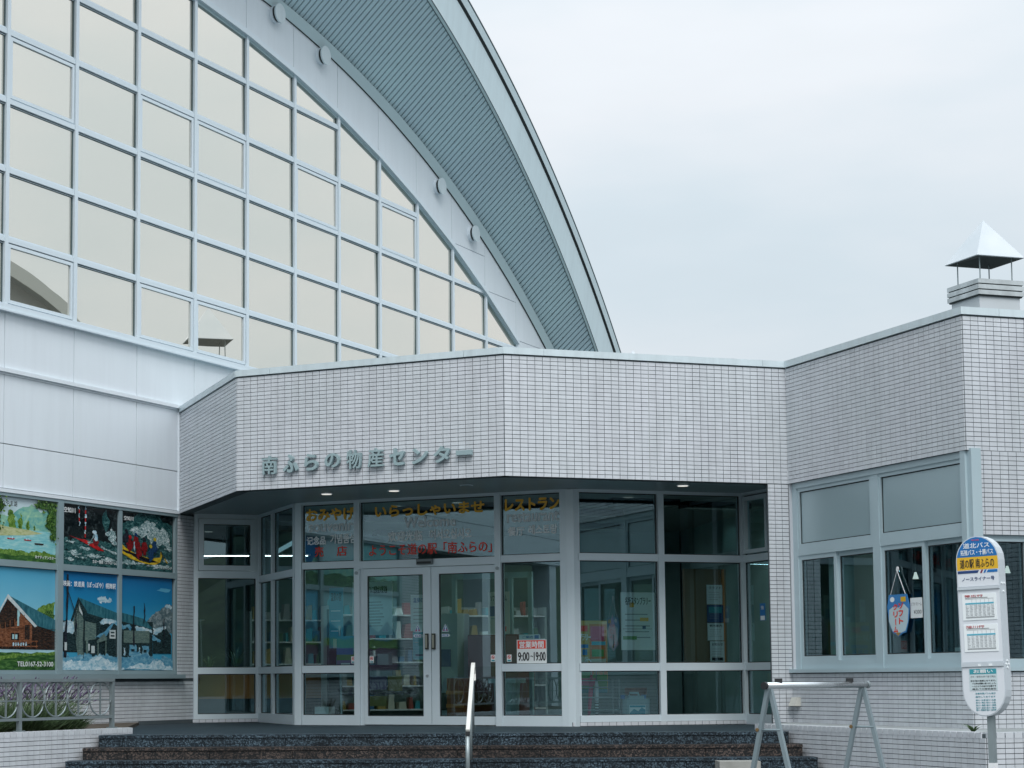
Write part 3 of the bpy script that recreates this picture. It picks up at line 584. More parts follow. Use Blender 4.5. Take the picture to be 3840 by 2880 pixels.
poster('log_house_poster', 'log lodge photo poster with lawn and telephone number, lower row', *CB[3], ZL0, ZL1, P_SKY,
       [(P_GRASS, [(.55, .56), (.75, .62), (1, .68), (1, .4), (.6, .4)]), (P_LEAF, [(.62, .50), (.8, .56), (1, .55), (1, .4), (.62, .4)]), (P_WOODD, [(.02, .20), (1, .20), (1, .45), (.68, .44), (.25, .72), (.02, .45)]), (P_WOODB, [(.06, .36), (.30, .40), (.48, .60), (.62, .46), (.62, .26), (.06, .22)]), (P_WOODD, [(.10, .38), (.34, .42), (.34, .60), (.22, .66)]), (P_SKYL, rect(.38, .42, .42, .6)), (P_WOODB, rect(.43, .455, .24, .62)), (P_WOODD, rect(.50, .58, .30, .44)), (P_WOODD, rect(.28, .42, .29, .36)), (P_SKYL, rect(.30, .38, .30, .345)),
        (P_WOODB, [(0, .36), (.5, .42), (.5, .44), (0, .385)]), (P_TROOF, [(.24, .72), (1, .50), (1, .385), (.70, .435)]), (P_BRDG, [(.24, .725), (.20, .70), (.66, .42), (.70, .432)]), (P_BRDG, [(.24, .725), (.0, .44), (0, .47), (.22, .735)]), (P_LAWN, wavy(.17, .012, 10, 3)), (P_GRASS, [(0, .145), (.5, .17), (1, .185), (1, .15), (.45, .135), (0, .09)])]
       + [(P_WOODD, rect(.02, .64, .40 + .0 * i, .404)) for i in range(1)] + [(P_WOODB, rect(.10 + .075 * i, .112 + .075 * i, .29, .44 + .02 * i)) for i in range(6)] + [(P_WOODD, rect(.64, 1, .22 + .03 * i, .224 + .03 * i)) for i in range(7)] + [(P_WOODB, rect(.04 + .09 * i, .05 + .09 * i, .215, .29)) for i in range(8)] + [(P_WOODB, rect(.02, .70, .275, .287)), (P_WOODB, rect(.02, .70, .225, .237))] + [(P_WHT, blob(.3 + .04 * i, .25, .013, .02, 7, .3, i)) for i in range(6)],
       [('TEL0167-52-3100', .36, .95, .035, .082, WHT)])
poster('station_poster', 'snowy wooden station photo poster with white title, lower row middle', *CB[4], ZL0, ZL1, P_SKYD,
       [(P_WHT, blob(.80, .73, .12, .03, 11, .35, 3)), (P_WHT, blob(.72, .725, .06, .03, 11, .35, 4)), (P_STND, [(0, .18), (.42, .18), (.42, .45), (.2, .50), (0, .5)]), (P_WHT, [(0, .49), (.12, .505), (.25, .48), (.3, .42), (.22, .37), (.1, .39), (0, .38)]), (P_STN, [(.22, .5), (.3, .72), (.42, .55), (.42, .15), (.30, .15)]), (P_STND, [(.40, .18), (1, .16), (1, .50), (.40, .54)]), (P_TROOF, [(.29, .745), (1, .60), (1, .50), (.44, .56)]), (P_STND, [(.30, .74), (.17, .50), (.20, .49), (.32, .69), (.40, .52), (.46, .56), (.46, .60)]), (P_STND, [(.36, .60), (1, .50), (1, .46), (.40, .50)]),
        (P_STN, [(.42, .30), (.62, .32), (.62, .48), (.42, .50)]), (P_SNSH, [(.60, .33), (.95, .52), (1, .50), (1, .47), (.78, .34), (.72, .31)]), (P_WHT, [(.68, .50), (.8, .54), (.98, .52), (.98, .50), (.75, .47)]), (P_STND, [(.75, .12), (1, .12), (1, .46), (.94, .49), (.78, .33)]), (P_BRDG, rect(.86, .97, .33, .42)), (P_STND, rect(.88, .95, .385, .40)), (P_STND, rect(.88, .95, .35, .365)),
        (P_BRDG, rect(.52, .585, .17, .245)), (P_STND, rect(.548, .556, .17, .245)), (P_STND, rect(.46, .74, .12, .29)), (P_BRDG, rect(.53, .59, .175, .25)), (P_STN, rect(.64, .66, .12, .31)), (P_STN, rect(.78, .80, .12, .32)), (P_BRDG, rect(.44, .50, .20, .27)), (P_STND, rect(.468, .473, .2, .27)), (P_STN, rect(.43, .47, .12, .31)), (P_STND, [(.24, .53), (.30, .66), (.305, .655), (.25, .52)]), (P_STND, rect(.29, .295, .2, .68)), (P_BRDG, [(.30, .66), (.36, .59), (.37, .55), (.31, .60)]), (P_STN, [(.62, .30), (.75, .38), (.80, .34), (.80, .31), (.62, .28)]), (P_SNSH, wavy(.15, .02, 12, 2)), (P_WHT, wavy(.10, .03, 12, 7)), (P_WHT, [(.3, .05), (.5, .11), (.68, .175), (.82, .12), (.95, .05)]), (P_WHT, wavy(.03, .012, 12, 9)), (P_DRK, [(.04, .13), (.09, .13), (.115, .97), (.085, .97)]), (P_BRDG, rect(.055, .095, .2, .28)), (P_STND, [(.10, .82), (.22, .62), (.21, .61), (.10, .80)]), (P_DRK, rect(.375, .385, .12, .5)), (P_DRK, rect(.24, .25, .3, .6))],
       [('映画：鉄道員（ぽっぽや）幌舞駅', .02, .95, .845, .905, WHT)])
poster('station_yard_poster', 'snowy station yard photo poster under deep blue sky, lower row beside the tiled pier', *CB[5], ZL0, ZL1, P_SKYD,
       [(P_SKY, blob(.85, .87, .14, .02, 9, .3, 1)), (P_MTN, [(.5, .50), (.62, .60), (.75, .64), (.9, .72), (1, .70), (1, .4), (.5, .4)]), (P_WHT, [(.86, .69), (.9, .72), (1, .70), (1, .67), (.93, .68)]), (P_STND, rect(0, .62, .14, .52)), (P_TROOF, [(0, .61), (.45, .55), (.60, .46), (.60, .44), (0, .52)]), (P_STND, [(0, .52), (.6, .43), (.6, .40), (0, .48)]), (P_SNSH, [(0, .49), (.12, .48), (.22, .455), (.20, .425), (.1, .44), (0, .43)]), (P_WHT, [(.27, .46), (.4, .46), (.6, .43), (.6, .40), (.45, .385), (.3, .40)]), (P_STND, [(.62, .18), (.98, .18), (.98, .38), (.85, .47), (.62, .44)]), (P_WHT, [(.62, .46), (.84, .475), (.88, .46), (.72, .40), (.62, .39)]), (P_SNSH, [(.60, .38), (.78, .32), (.76, .30), (.6, .33)]), (P_STN, rect(.06, .55, .28, .42)),
        (P_STND, rect(.02, .6, .14, .29)), (P_SNSH, rect(.165, .30, .15, .275)), (P_SNSH, rect(.40, .53, .14, .265)), (P_STND, rect(.155, .31, .27, .285)), (P_STND, rect(.39, .54, .262, .277)), (P_WHT, rect(.345, .37, .20, .235)), (P_WHT, rect(.055, .09, .16, .24)), (P_STND, rect(.2, .26, .2, .225)), (P_STND, rect(.43, .49, .19, .22)), (P_DRK, rect(.235, .26, .26, .68)), (P_DRK, rect(.43, .438, .5, .72)), (P_DRK, rect(.82, .835, .25, .56)), (P_SNSH, wavy(.13, .025, 12, 3)), (P_SNSH, blob(.28, .13, .14, .05, 9, .15, 5)), (P_SNSH, blob(.48, .13, .10, .04, 9, .15, 6)), (P_WHT, [(.1, .02), (.25, .05), (.45, .065), (.6, .1), (.68, .105), (.8, .09), (.92, .045), (1, .02), (1, 0), (0, 0)])],
       ())
NB = ['far end of the row', 'second from the far end', 'narrow pane next to the lake poster']
for i in range(0, 3):                                       # further prints beyond the left edge, seen in the shop glass
    poster('landscape_poster', 'hazy landscape print in the upper hall window row, ' + NB[i], *CB[i], ZU0, ZU1, [P_LAKE, P_SKYL, P_SKYD][i], [(P_HILL, wavy(.5, .08, 8, i)), (P_LAWN, wavy(.25, .04, 8, i + 9))])
    poster('landscape_poster', 'blue mountain print in the lower hall window row, ' + NB[i], *CB[i], ZL0, ZL1, [P_SKYL, P_SKYL, P_SKY][i], [(shade('blue_hill', (.04, .17, .28), (.06, .25, .36), 3), [(0, .45), (.3, .66), (.55, .5), (.8, .62), (1, .48), (1, 0), (0, 0)]), (P_GRASS, wavy(.40, .03, 8, i)), (shade('flower_field', (.13, .05, .11), (.2, .12, .17), 10), wavy(.30, .02, 8, i + 3))])

# ------------------------------------------------------------------ ENTRANCE BUILDING
ent = thing('entrance_building', 'low tiled entrance wing with angled canopy and glazed shopfront', 'building', fB.M(0, 0, GZ))
ZB, ZT = 2.405, 3.868
et = Tiles(ent)
LL = 3.4995; LA = 3.699; LB = 3.794; LR = 3.7515
et.wall('tiled_fascia', fL, .02, LL, ZB, ZT, thick=.16)
et.wall('tiled_fascia', fA, 0, LA, ZB, ZT, thick=.16)
et.wall('tiled_fascia', fB, 0, LB - .004, ZB, ZT, thick=.16)
et.wall('tiled_fascia', fR, .012, LR, ZB, ZT, thick=.16)
et.wall('tiled_fascia', fC, 0, 1.35, ZB, ZT, thick=.16)
et.wall('tiled_wall', fC, .10, 1.35, 1.505, ZB, thick=.16)
et.wall('tiled_wall', fC, 0, 1.35, LZ - .15, .06, thick=.16)
et.wall('tiled_wall', fR, .012, LR, LZ - .15, .06, thick=.16)
et.wall('tiled_pier', fB, -.29 + LB, LB - .004, LZ, ZB, thick=.025)
et.wall('tiled_wall', fD, .0, 6, LZ - .5, ZT, ph=.1, thick=.16)
def plinth(F, a, b, y=-.03): et.wall('plinth', Fr(F.pt(0, y), F.ang), a, b, LZ + .002, LZ + .052, thick=.06)
plinth(gP0, -.02, .95, -.06); plinth(gB, 1.46, 3.99, -.05)
et.done()
# sealant joints in the tiling
for F, x in ((fA, 1.846), (fB, 1.897), (fR, 1.81), (fL, 1.75)):
    add('sealant_joint', MB().box(x - .009, x + .009, -.0085, 0, ZB, ZT), mat('movement_joint', (.26, .29, .29), .8), ent, F.M())
# coping, in lengths
def cop(F, cuts, e0=0.0, e1=0.0):
    for i, (a, b) in enumerate(zip(cuts, cuts[1:])):
        a2, b2 = a + (.002 if i else 0), b - (.002 if i < len(cuts) - 2 else 0)
        m0 = math.tan(e0) if i == 0 else 0; m1 = math.tan(e1) if i == len(cuts) - 2 else 0
        y0, y1 = -.03, .26
        mb = MB()
        pts = [(a2 + m0 * y0, y0), (b2 - m1 * y0, y0), (b2 - m1 * y1, y1), (a2 + m0 * y1, y1)]
        mb.slab(pts, ZT + .002, ZT + .082); add('coping', mb, COPING, ent, F.M())
q = rad(22.5)
cop(fL, [0.03, LL], 0, -q + 0); cop(fA, [0, .49, 3.19, LA], q * -1 * -1, q); cop(fB, [0, .51, 3.46, LB], q, -rad(45)); cop(fR, [0, 3.27, LR], -rad(45), rad(45)); cop(fC, [0, .45, 1.35], rad(45), 0)
# flat roof, canopy soffit
c2 = gA.pt(3.705); c3 = gB.pt(3.97); c4 = gP3.pt(.72); pr = fB.pt(LB - .27, .02)
P0l = gP0.pt(0); P0r = gP0.pt(1.005)
def xy(v): return (v[0], v[1])
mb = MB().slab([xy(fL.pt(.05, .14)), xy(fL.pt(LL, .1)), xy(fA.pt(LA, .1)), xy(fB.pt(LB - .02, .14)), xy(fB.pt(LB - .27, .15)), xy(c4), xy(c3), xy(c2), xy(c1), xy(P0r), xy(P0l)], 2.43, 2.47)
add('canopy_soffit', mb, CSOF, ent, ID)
back = [xy(fC.pt(1.4, .1)), (12.5, 40), (-9, 40), xy(fG.pt(.3, .3))]
mb = MB().slab([xy(fL.pt(.05, .1)), xy(fL.pt(LL, .1)), xy(fA.pt(LA, .1)), xy(fB.pt(LB, .1)), xy(fR.pt(LR, .12)), xy(fC.pt(1.4, .1)), (10.5, 34), (1.2, 36), xy(fG.pt(.3, .1))], 3.70, 3.75)
add('roof', mb, ROOF, ent, ID)
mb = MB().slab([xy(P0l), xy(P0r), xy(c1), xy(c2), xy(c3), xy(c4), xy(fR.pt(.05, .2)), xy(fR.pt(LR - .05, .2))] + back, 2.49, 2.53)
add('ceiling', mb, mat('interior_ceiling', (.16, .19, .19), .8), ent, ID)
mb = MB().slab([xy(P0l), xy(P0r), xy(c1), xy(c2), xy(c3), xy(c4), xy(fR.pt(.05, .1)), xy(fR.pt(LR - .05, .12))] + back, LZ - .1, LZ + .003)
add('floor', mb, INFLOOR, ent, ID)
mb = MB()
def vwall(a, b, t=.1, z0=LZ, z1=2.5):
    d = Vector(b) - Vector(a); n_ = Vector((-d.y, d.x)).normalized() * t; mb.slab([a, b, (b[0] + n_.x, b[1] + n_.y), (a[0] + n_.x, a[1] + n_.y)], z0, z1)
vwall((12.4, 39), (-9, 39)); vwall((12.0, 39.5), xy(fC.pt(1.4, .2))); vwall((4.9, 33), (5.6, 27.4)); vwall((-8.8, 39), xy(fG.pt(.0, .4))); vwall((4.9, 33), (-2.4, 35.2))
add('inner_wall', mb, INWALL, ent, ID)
for x, y in ((-.85, 25.31), (.03, 24.93), (.94, 24.32), (3.68, 24.48)):
    mb = MB(); mb.tube([(x, y, 2.424), (x, y, 2.432)], [.085, .085], 20); d = add('downlight', mb, ALUW, ent, ID)
    mb = MB(); mb.tube([(x, y, 2.418), (x, y, 2.426)], [.065, .065], 20); add('lamp', mb, LAMP if abs(x - .94) > .1 else CSOF, d, ID)

# ---- glazing helper: posts, rails and panes on one plane
def bar(name, F, x0, x1, z0, z1, y0=-.045, y1=.055, m=ALU): return add(name, MB().box(x0, x1, y0, y1, z0, z1), m, ent, F.M())
def pane(F, x0, x1, z0, z1, m=SGL, parent=None, y=.0):
    cx, cz = (x0 + x1) / 2, (z0 + z1) / 2; mb = MB(); w, h_ = (x1 - x0) / 2, (z1 - z0) / 2
    mb.poly([(-w, 0, -h_), (w, 0, -h_), (w, 0, h_), (-w, 0, h_)])
    o = add('pane', mb, m, parent or ent, F.M(cx, y, cz) @ Matrix.Rotation(random.gauss(0, .0012), 4, 'Z') @ Matrix.Rotation(random.gauss(0, .001), 4, 'X'))
    b = MB(); t = .012
    for a_, b_, c_, d_ in ((x0, x0 + t, z0, z1), (x1 - t, x1, z0, z1), (x0 + t, x1 - t, z0, z0 + t), (x0 + t, x1 - t, z1 - t, z1)): b.box(a_, b_, y - .006, y + .02, c_, d_)
    add('gasket', b, GASKET, o if parent is None else parent, F.M()) if False else add('glazing_gasket', b, GASKET, parent or ent, F.M())
    return o
ZTOP, ZR1, ZR0, ZM1, ZM0, ZS1 = 2.392, 1.606, 1.513, .200, .102, -.467
# panel A: left light, double door, right light
for a, b in ((-.33, -.235), (.58, .665), (2.65, 2.735), (3.565, 3.66)): bar('post', gA, a, b, LZ, ZTOP + .02, -.06, .07)
bar('post', gA, -.245, -.228, LZ, ZTOP, -.035, .05); bar('post', gA, .665, .715, LZ, ZR0, -.03, .05); 
bar('head', gA, -.33, 3.66, ZTOP, 2.435, -.05, .06)
for a, b in ((-.23, .58), (2.735, 3.565)):
    bar('transom', gA, a, b, ZR0, ZR1); bar('transom', gA, a, b, ZM0, ZM1); bar('bottom_rail', gA, a, b, LZ, ZS1)
    pane(gA, a, b, ZR1, ZTOP); pane(gA, a, b, ZM1, ZR0); pane(gA, a, b, ZS1, ZM0)
bar('transom', gA, .665, 2.65, 1.495, 1.595, -.06, .07)
pane(gA, .665, 2.65, 1.595, ZTOP)
def door_leaf(x0, x1, sl, sr, y):
    mb = MB().box(x0, x0 + sl, y, y + .04, LZ + .012, 1.49).box(x1 - sr, x1, y, y + .04, LZ + .012, 1.49).box(x0 + sl, x1 - sr, y + .001, y + .039, 1.395, 1.49).box(x0 + sl, x1 - sr, y + .001, y + .039, LZ + .012, -.478)
    d = add('sliding_door', mb, ALU, ent, gA.M())
    pane(gA, x0 + sl, x1 - sr, -.478, 1.395, parent=d, y=y + .02)
    return d
dl = door_leaf(.72, 1.715, .05, .115, -.035); dr = door_leaf(1.722, 2.72, .11, .06, -.03)
for d, x in ((dl, 1.66), (dr, 1.76)):
    add('handle', MB().box(x - .021, x + .021, -.068, -.034, .40, .608).box(x - .014, x + .014, -.073, -.068, .42, .59, 1), [mat('handle_bronze', (.06, .06, .05), .35, .6), mat('handle_grip', (.35, .35, .29), .4, .5)], d, gA.M())
add('lock', MB().disc(1.66, .052, .02, .02, -.045, -.034, 16), STEEL, dl, gA.M())
add('motion_sensor', MB().box(1.537, 1.768, -.105, -.058, 1.521, 1.592), [mat('sensor_grey', (.16, .19, .20), .4)], ent, gA.M())
add('sensor_lens', MB().box(1.55, 1.755, -.112, -.104, 1.53, 1.56), GASKET, ent, gA.M())
for x in (.62, 2.69): add('photocell', MB().disc(x, 1.44, .022, .022, -.075, -.06, 14), GALV, ent, gA.M())
# corner post A/B and panel B
cp = MB(); cp.slab([xy(gA.pt(3.655, -.065)), xy(gB.pt(1.50, -.075)), xy(gB.pt(1.56, -.06)), xy(gB.pt(1.56, .07)), xy(gA.pt(3.655, .07))], LZ, ZTOP + .03)
add('corner_post', cp, ALU, ent, ID)
for a, b in ((1.545, 1.60), (2.70, 2.785), (3.905, 3.975)): bar('post', gB, a, b, LZ + .05, ZTOP + .02, -.055 if a > 1.6 else -.03, .06)
bar('head', gB, 1.5, 4.0, ZTOP, 2.435)
for a, b in ((1.575, 2.70), (2.785, 3.905)):
    bar('transom', gB, a, b, ZR0, ZR1); bar('transom', gB, a, b, ZM0, ZM1); bar('bottom_rail', gB, a, b, LZ + .05, ZS1 + .004)
    pane(gB, a, b, ZR1, ZTOP); pane(gB, a, b, ZM1, ZR0); pane(gB, a, b, ZS1, ZM0)
# panel P3 between panel B and the tiled pier
bar('head', gP3, 0, 1.45, ZTOP, 2.435, -.05); bar('post', gP3, .0, .05, LZ, ZTOP)
bar('post', gP3, .72, .78, LZ, ZTOP)
for a, b in ((.05, .72), (.78, 1.45)):
    bar('transom', gP3, a, b, ZR0, ZR1); bar('transom', gP3, a, b, ZM0, ZM1); bar('bottom_rail', gP3, a, b, LZ, ZS1)
    for z0, z1 in ((ZR1, ZTOP), (ZM1, ZR0), (ZS1, ZM0)): pane(gP3, a, b, z0, z1)
w = add('vent_window', MB(), ALU, ent, gP3.M()); mbw = MB(); ring(mbw, [(.07, ZR1 + .02), (.70, ZR1 + .02), (.70, ZTOP - .02), (.07, ZTOP - .02)], .05, -.05, .03); w.data = _mesh('vent_window', mbw, ALU)
# panel P0 (against the hall) and P1 (return)
bar('post', gP0, .0, .06, LZ, ZTOP + .02); bar('post', gP0, .925, 1.0, LZ, ZTOP + .02)
bar('head', gP0, 0, 1.0, ZTOP - .03, 2.435, -.05); bar('transom', gP0, .06, .925, 1.494, 1.60); bar('transom', gP0, .06, .925, ZM0, .195); bar('bottom_rail', gP0, .06, .925, LZ + .05, -.477)
mbw = MB(); ring(mbw, [(.065, 1.605), (.92, 1.605), (.92, ZTOP - .035), (.065, ZTOP - .035)], .075, -.06, .03); ws = add('vent_window', mbw, ALU, ent, gP0.M())
pane(gP0, .14, .845, 1.68, ZTOP - .11, parent=ws, y=-.01)
pane(gP0, .06, .925, .195, 1.494); pane(gP0, .06, .925, -.477, ZM0)
for a, b in ((-.02, .06), (.76, .85), (1.93, 2.02)): bar('post', gP1, a, b, LZ, ZTOP + .02)
bar('head', gP1, 0, 2.0, ZTOP, 2.435, -.05)
for a, b in ((.06, .76), (.85, 1.93)):
    bar('transom', gP1, a, b, 1.43, 1.53); bar('transom', gP1, a, b, ZM0, .197); bar('bottom_rail', gP1, a, b, LZ, -.467)
    pane(gP1, a, b, 1.53, ZTOP); pane(gP1, a, b, .197, 1.43); pane(gP1, a, b, -.467, ZM0)
# restaurant windows (right wing), recessed behind the fascia
fRw = Fr(fR.pt(0, .066), aR)
add('window_reveal', MB().box(.006, .03, -.066, .0, .06, ZB), TILE, ent, fRw.M())
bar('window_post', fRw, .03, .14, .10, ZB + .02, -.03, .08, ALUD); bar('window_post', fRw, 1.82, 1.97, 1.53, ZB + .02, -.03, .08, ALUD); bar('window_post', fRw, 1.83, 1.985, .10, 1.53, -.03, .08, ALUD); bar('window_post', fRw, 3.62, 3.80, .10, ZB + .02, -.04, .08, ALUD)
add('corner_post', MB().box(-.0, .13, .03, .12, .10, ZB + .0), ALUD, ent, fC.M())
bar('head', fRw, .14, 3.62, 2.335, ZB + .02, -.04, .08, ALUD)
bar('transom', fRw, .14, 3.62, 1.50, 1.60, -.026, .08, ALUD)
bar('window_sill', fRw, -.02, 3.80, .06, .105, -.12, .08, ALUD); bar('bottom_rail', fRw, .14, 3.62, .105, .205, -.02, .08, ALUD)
for a, b in ((.14, 1.82), (1.97, 3.62)):
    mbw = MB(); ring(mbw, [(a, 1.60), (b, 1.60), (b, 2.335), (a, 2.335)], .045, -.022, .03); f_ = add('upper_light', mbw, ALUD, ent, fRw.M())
    pane(fRw, a + .045, b - .045, 1.645, 2.29, m=FROST, parent=f_, y=.0)
for a, b, y in ((.14, 1.0, .0), (.97, 1.83, .035), (1.985, 2.85, .0), (2.80, 3.62, .035)):
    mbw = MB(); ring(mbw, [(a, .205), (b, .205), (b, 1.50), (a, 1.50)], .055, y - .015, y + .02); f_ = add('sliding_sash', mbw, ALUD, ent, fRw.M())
    pane(fRw, a + .055, b - .055, .26, 1.445, parent=f_, y=y)
# window on the far right face
fCw = Fr(fC.pt(0, .07), aB)
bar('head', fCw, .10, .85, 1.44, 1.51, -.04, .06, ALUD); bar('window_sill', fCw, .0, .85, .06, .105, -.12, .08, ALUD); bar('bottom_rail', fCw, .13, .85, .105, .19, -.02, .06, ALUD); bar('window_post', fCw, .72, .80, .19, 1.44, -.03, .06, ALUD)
pane(fCw, .13, .72, .19, 1.44); pane(fCw, .80, .86, .19, 1.44)
# small wall hood on the tiled wall under the restaurant window
vh = add('vent_hood', MB(), WHITEP, ent, fR.M()); mbw = MB()
mbw.v = [(.05, 0, -.345), (.20, 0, -.345), (.20, 0, -.24), (.05, 0, -.24), (.05, -.10, -.345), (.20, -.10, -.345), (.20, -.05, -.24), (.05, -.05, -.24)]
mbw.f = [(4, 5, 6, 7), (0, 4, 7, 3), (5, 1, 2, 6), (7, 6, 2, 3)]; mbw.m = [0] * 4; vh.data = _mesh('vent_hood', mbw, mat('hood_cream', (.55, .55, .50), .5))

# ------------------------------------------------------------------ raised metal letters on the canopy
sg = thing('canopy_sign', 'raised grey metal Japanese letters across the tiled canopy', 'sign', fA.M(.4, 0, 2.58))
for ch, x0, x1, z0, z1 in (('南', .398, .611, 2.585, 2.818), ('ふ', .705, .918, 2.594, 2.822), ('ら', 1.012, 1.202, 2.602, 2.814), ('の', 1.30, 1.512, 2.622, 2.803), ('物', 1.606, 1.812, 2.59, 2.828), ('産', 1.90, 2.114, 2.597, 2.832), ('セ', 2.20, 2.406, 2.60, 2.814), ('ン', 2.508, 2.716, 2.603, 2.794), ('タ', 2.796, 3.016, 2.60, 2.804), ('ー', 3.095, 3.30, 2.676, 2.738)):
    add('letter', MB().text(ch, x0, x1, z0, z1, -.05, bold=.034 if ch not in '南物産' else .016, extrude=.022), LETTER, sg, fA.M())

# ------------------------------------------------------------------ lettering on the shopfront glass
def decal(name, label, F, items, y=-.006, cat='window lettering', group='lettering on the entrance glass'):
    """items: (body, x0, x1, z0, z1, material, bold)"""
    o = thing(name, label, cat, F.M(items[0][1], y, items[0][3]), group)
    for body, x0, x1, z0, z1, m, bd in items: add('lettering', MB().text(body, x0, x1, z0, z1, y, bold=bd), m, o, F.M())
    return o
decal('window_lettering', 'yellow, white and red souvenir shop lettering on the left fanlight', gA, [('おみやげ', -.185, .575, 2.165, 2.345, YEL, .035), ('souvenir', -.145, .54, 2.02, 2.165, SILV, 0.030), ('记念品', -.175, .12, 1.845, 1.965, WHT, .022), ('기념품섬', .19, .578, 1.85, 1.985, WHT, .022), ('売', -.05, .085, 1.68, 1.82, RED, .012), ('店', .29, .445, 1.68, 1.82, RED, .012)])
decal('window_lettering', 'yellow, white and red welcome lettering above the sliding door', gA, [('いらっしゃいませ', .875, 2.49, 2.175, 2.34, YEL, .035), ('Welcome', 1.31, 2.075, 2.02, 2.165, SILV, 0.030), ('欢迎光临', 1.07, 1.585, 1.845, 1.985, WHT, .022), ('어서오십시오', 1.69, 2.30, 1.85, 1.99, WHT, .022), ('ようこそ道の駅「南ふらの」', .785, 2.59, 1.66, 1.815, RED, .01)])
decal('window_lettering', 'yellow and white restaurant lettering on the right fanlight', gA, [('レストラン', 2.78, 3.545, 2.175, 2.345, YEL, .04), ('restaurant', 2.81, 3.535, 2.03, 2.16, SILV, 0.030), ('餐厅', 2.82, 3.055, 1.855, 1.975, WHT, .022), ('레스토랑', 3.11, 3.512, 1.865, 1.99, WHT, .022)])
# stickers and cards
def card(name, label, cat, F, x0, x1, z0, z1, m, texts=(), boxes=(), y=-.008, t=.004, group=None):
    o = add(name, MB().box(x0, x1, y, y + t, z0, z1), m, None, F.M()); o['label'] = label; o['category'] = cat
    if group: o['group'] = group
    k = y
    for a, b, c, d, mm in boxes: k -= .0007; add('print', MB().box(a, b, k, k + .0006, c, d), mm, o, F.M())
    for body, a, b, c, d, mm, bd in texts: add('lettering', MB().text(body, a, b, c, d, k - .001, bold=bd), mm, o, F.M())
    return o
card('opening_hours_sign', 'white opening hours card with red heading reading 9:00 to 19:00', 'sign', gA, 2.93, 3.343, .205, .508, OFFW, [('営業時間', 2.965, 3.305, .40, .49, WHT, .02), ('9:00', 2.945, 3.105, .235, .35, BLK, .02), ('~', 3.12, 3.155, .285, .305, BLK, .01), ('19:00', 3.165, 3.33, .235, .35, BLK, .02)], [(2.94, 3.333, .392, .50, RED)])
card('notice_card', 'small pale card behind the opening hours sign', 'sign', gA, 2.955, 3.25, .44, .575, OFFW, [('ご案内', 3.0, 3.15, .525, .56, BLU, .01)], [(3.17, 3.23, .52, .565, BLU)], y=.012)
for i, (x, lab) in enumerate(((.543, 'no smoking sticker on the left side light'), (.838, 'no smoking sticker low on the left door leaf'), (2.61, 'no smoking sticker low on the right door leaf'), (2.822, 'no smoking sticker beside the opening hours sign'))):
    F = gA; yy = -.045 if 0 < i < 3 else -.012
    o = card('no_smoking_sticker', lab, 'sticker', F, x - .032, x + .032, .228, .32, WHT, (), [(x - .024, x + .024, .234, .252, TEAL)], y=yy, group='no smoking stickers on the glass')
    mb = MB(); mb.tube([(x + .02 * math.cos(t * .5236), yy - .002, .288 + .02 * math.sin(t * .5236)) for t in range(12)], .0035, 4, closed=True); mb.tube([(x - .014, yy - .002, .302), (x + .014, yy - .002, .274)], .0035, 4)
    add('print', mb, RED, o, F.M()); add('print', MB().box(x - .015, x + .012, yy - .0012, yy, .284, .291), BLK, o, F.M())
for x, lab, s_ in ((1.524, 'triangular door warning sticker on the left leaf', -1), (1.928, 'triangular door warning sticker on the right leaf', 1)):
    yy = -.042
    mb = MB().prism([(x - .05, .632), (x + .05, .632), (x, .73)], yy, yy + .003); o = add('door_warning_sticker', mb, WHT, None, gA.M()); o['label'] = lab; o['category'] = 'sticker'; o['group'] = 'door warning stickers'
    add('print', MB().prism([(x - .042, .638), (x + .042, .638), (x, .718)], yy - .001, yy), BLU, o, gA.M())
    add('print', MB().box(x - .006, x + .006, yy - .002, yy - .001, .645, .70).box(x - .026, x - .014, yy - .002, yy - .001, .643, .662, 1).box(x + .014, x + .026, yy - .002, yy - .001, .643, .662, 1), [WHT, RED], o, gA.M())
    mb = MB().prism([(x - .05, .562), (x + .05, .562), (x + .05, .6), (x - .05, .6)] if False else ([(x - .045, .562), (x + .05, .562), (x + .05, .6), (x - .045, .6), (x - .065, .581)] if s_ < 0 else [(x - .05, .562), (x + .045, .562), (x + .065, .581), (x + .045, .6), (x - .05, .6)]), yy, yy + .003)
    o = add('arrow_sticker', mb, WHT, None, gA.M()); o['label'] = 'blue arrow sticker under the triangle on the %s leaf' % ('left' if s_ < 0 else 'right'); o['category'] = 'sticker'; o['group'] = 'door arrow stickers'
    add('print', MB().box(x - .042, x + .042, yy - .001, yy, .568, .594), BLU, o, gA.M()); add('lettering', MB().text('自動', x - .03, x + .03, .572, .590, yy - .002, bold=.02), WHT, o, gA.M())

# ------------------------------------------------------------------ things inside, behind the glass
def inside(name, label, cat, F, parts, group=None):
    x, y, z = parts[0][1].v[0]; o = thing(name, label, cat, F.M(x, y, LZ), group)
    for pn, mb, m in parts: add(pn, mb, m, o, F.M())
    return o
def sheet(F, x0, x1, z0, z1, y, base, rows=(), texts=()):
    return base
def notice(name, label, F, x0, x1, z0, z1, y, m, lines=6, head=None, lm=GRYP, hm=BLK, extra=()):
    bx = []; h_ = z1 - z0; w_ = x1 - x0
    for i in range(lines):
        zz = z1 - h_ * (.38 + .5 * i / max(lines, 1)); bx.append((x0 + w_ * .12, x1 - w_ * (.12 + .2 * random.random()), zz - h_ * .012, zz + h_ * .006, lm))
    bx += [(x0 + w_ * a, x0 + w_ * b, z0 + h_ * c, z0 + h_ * d, mm) for a, b, c, d, mm in extra]
    return card(name, label, 'poster', F, x0, x1, z0, z1, m, [(head, x0 + w_ * .12, x1 - w_ * .12, z1 - h_ * .22, z1 - h_ * .08, hm, .01)] if head else (), bx, y=y, t=.006)
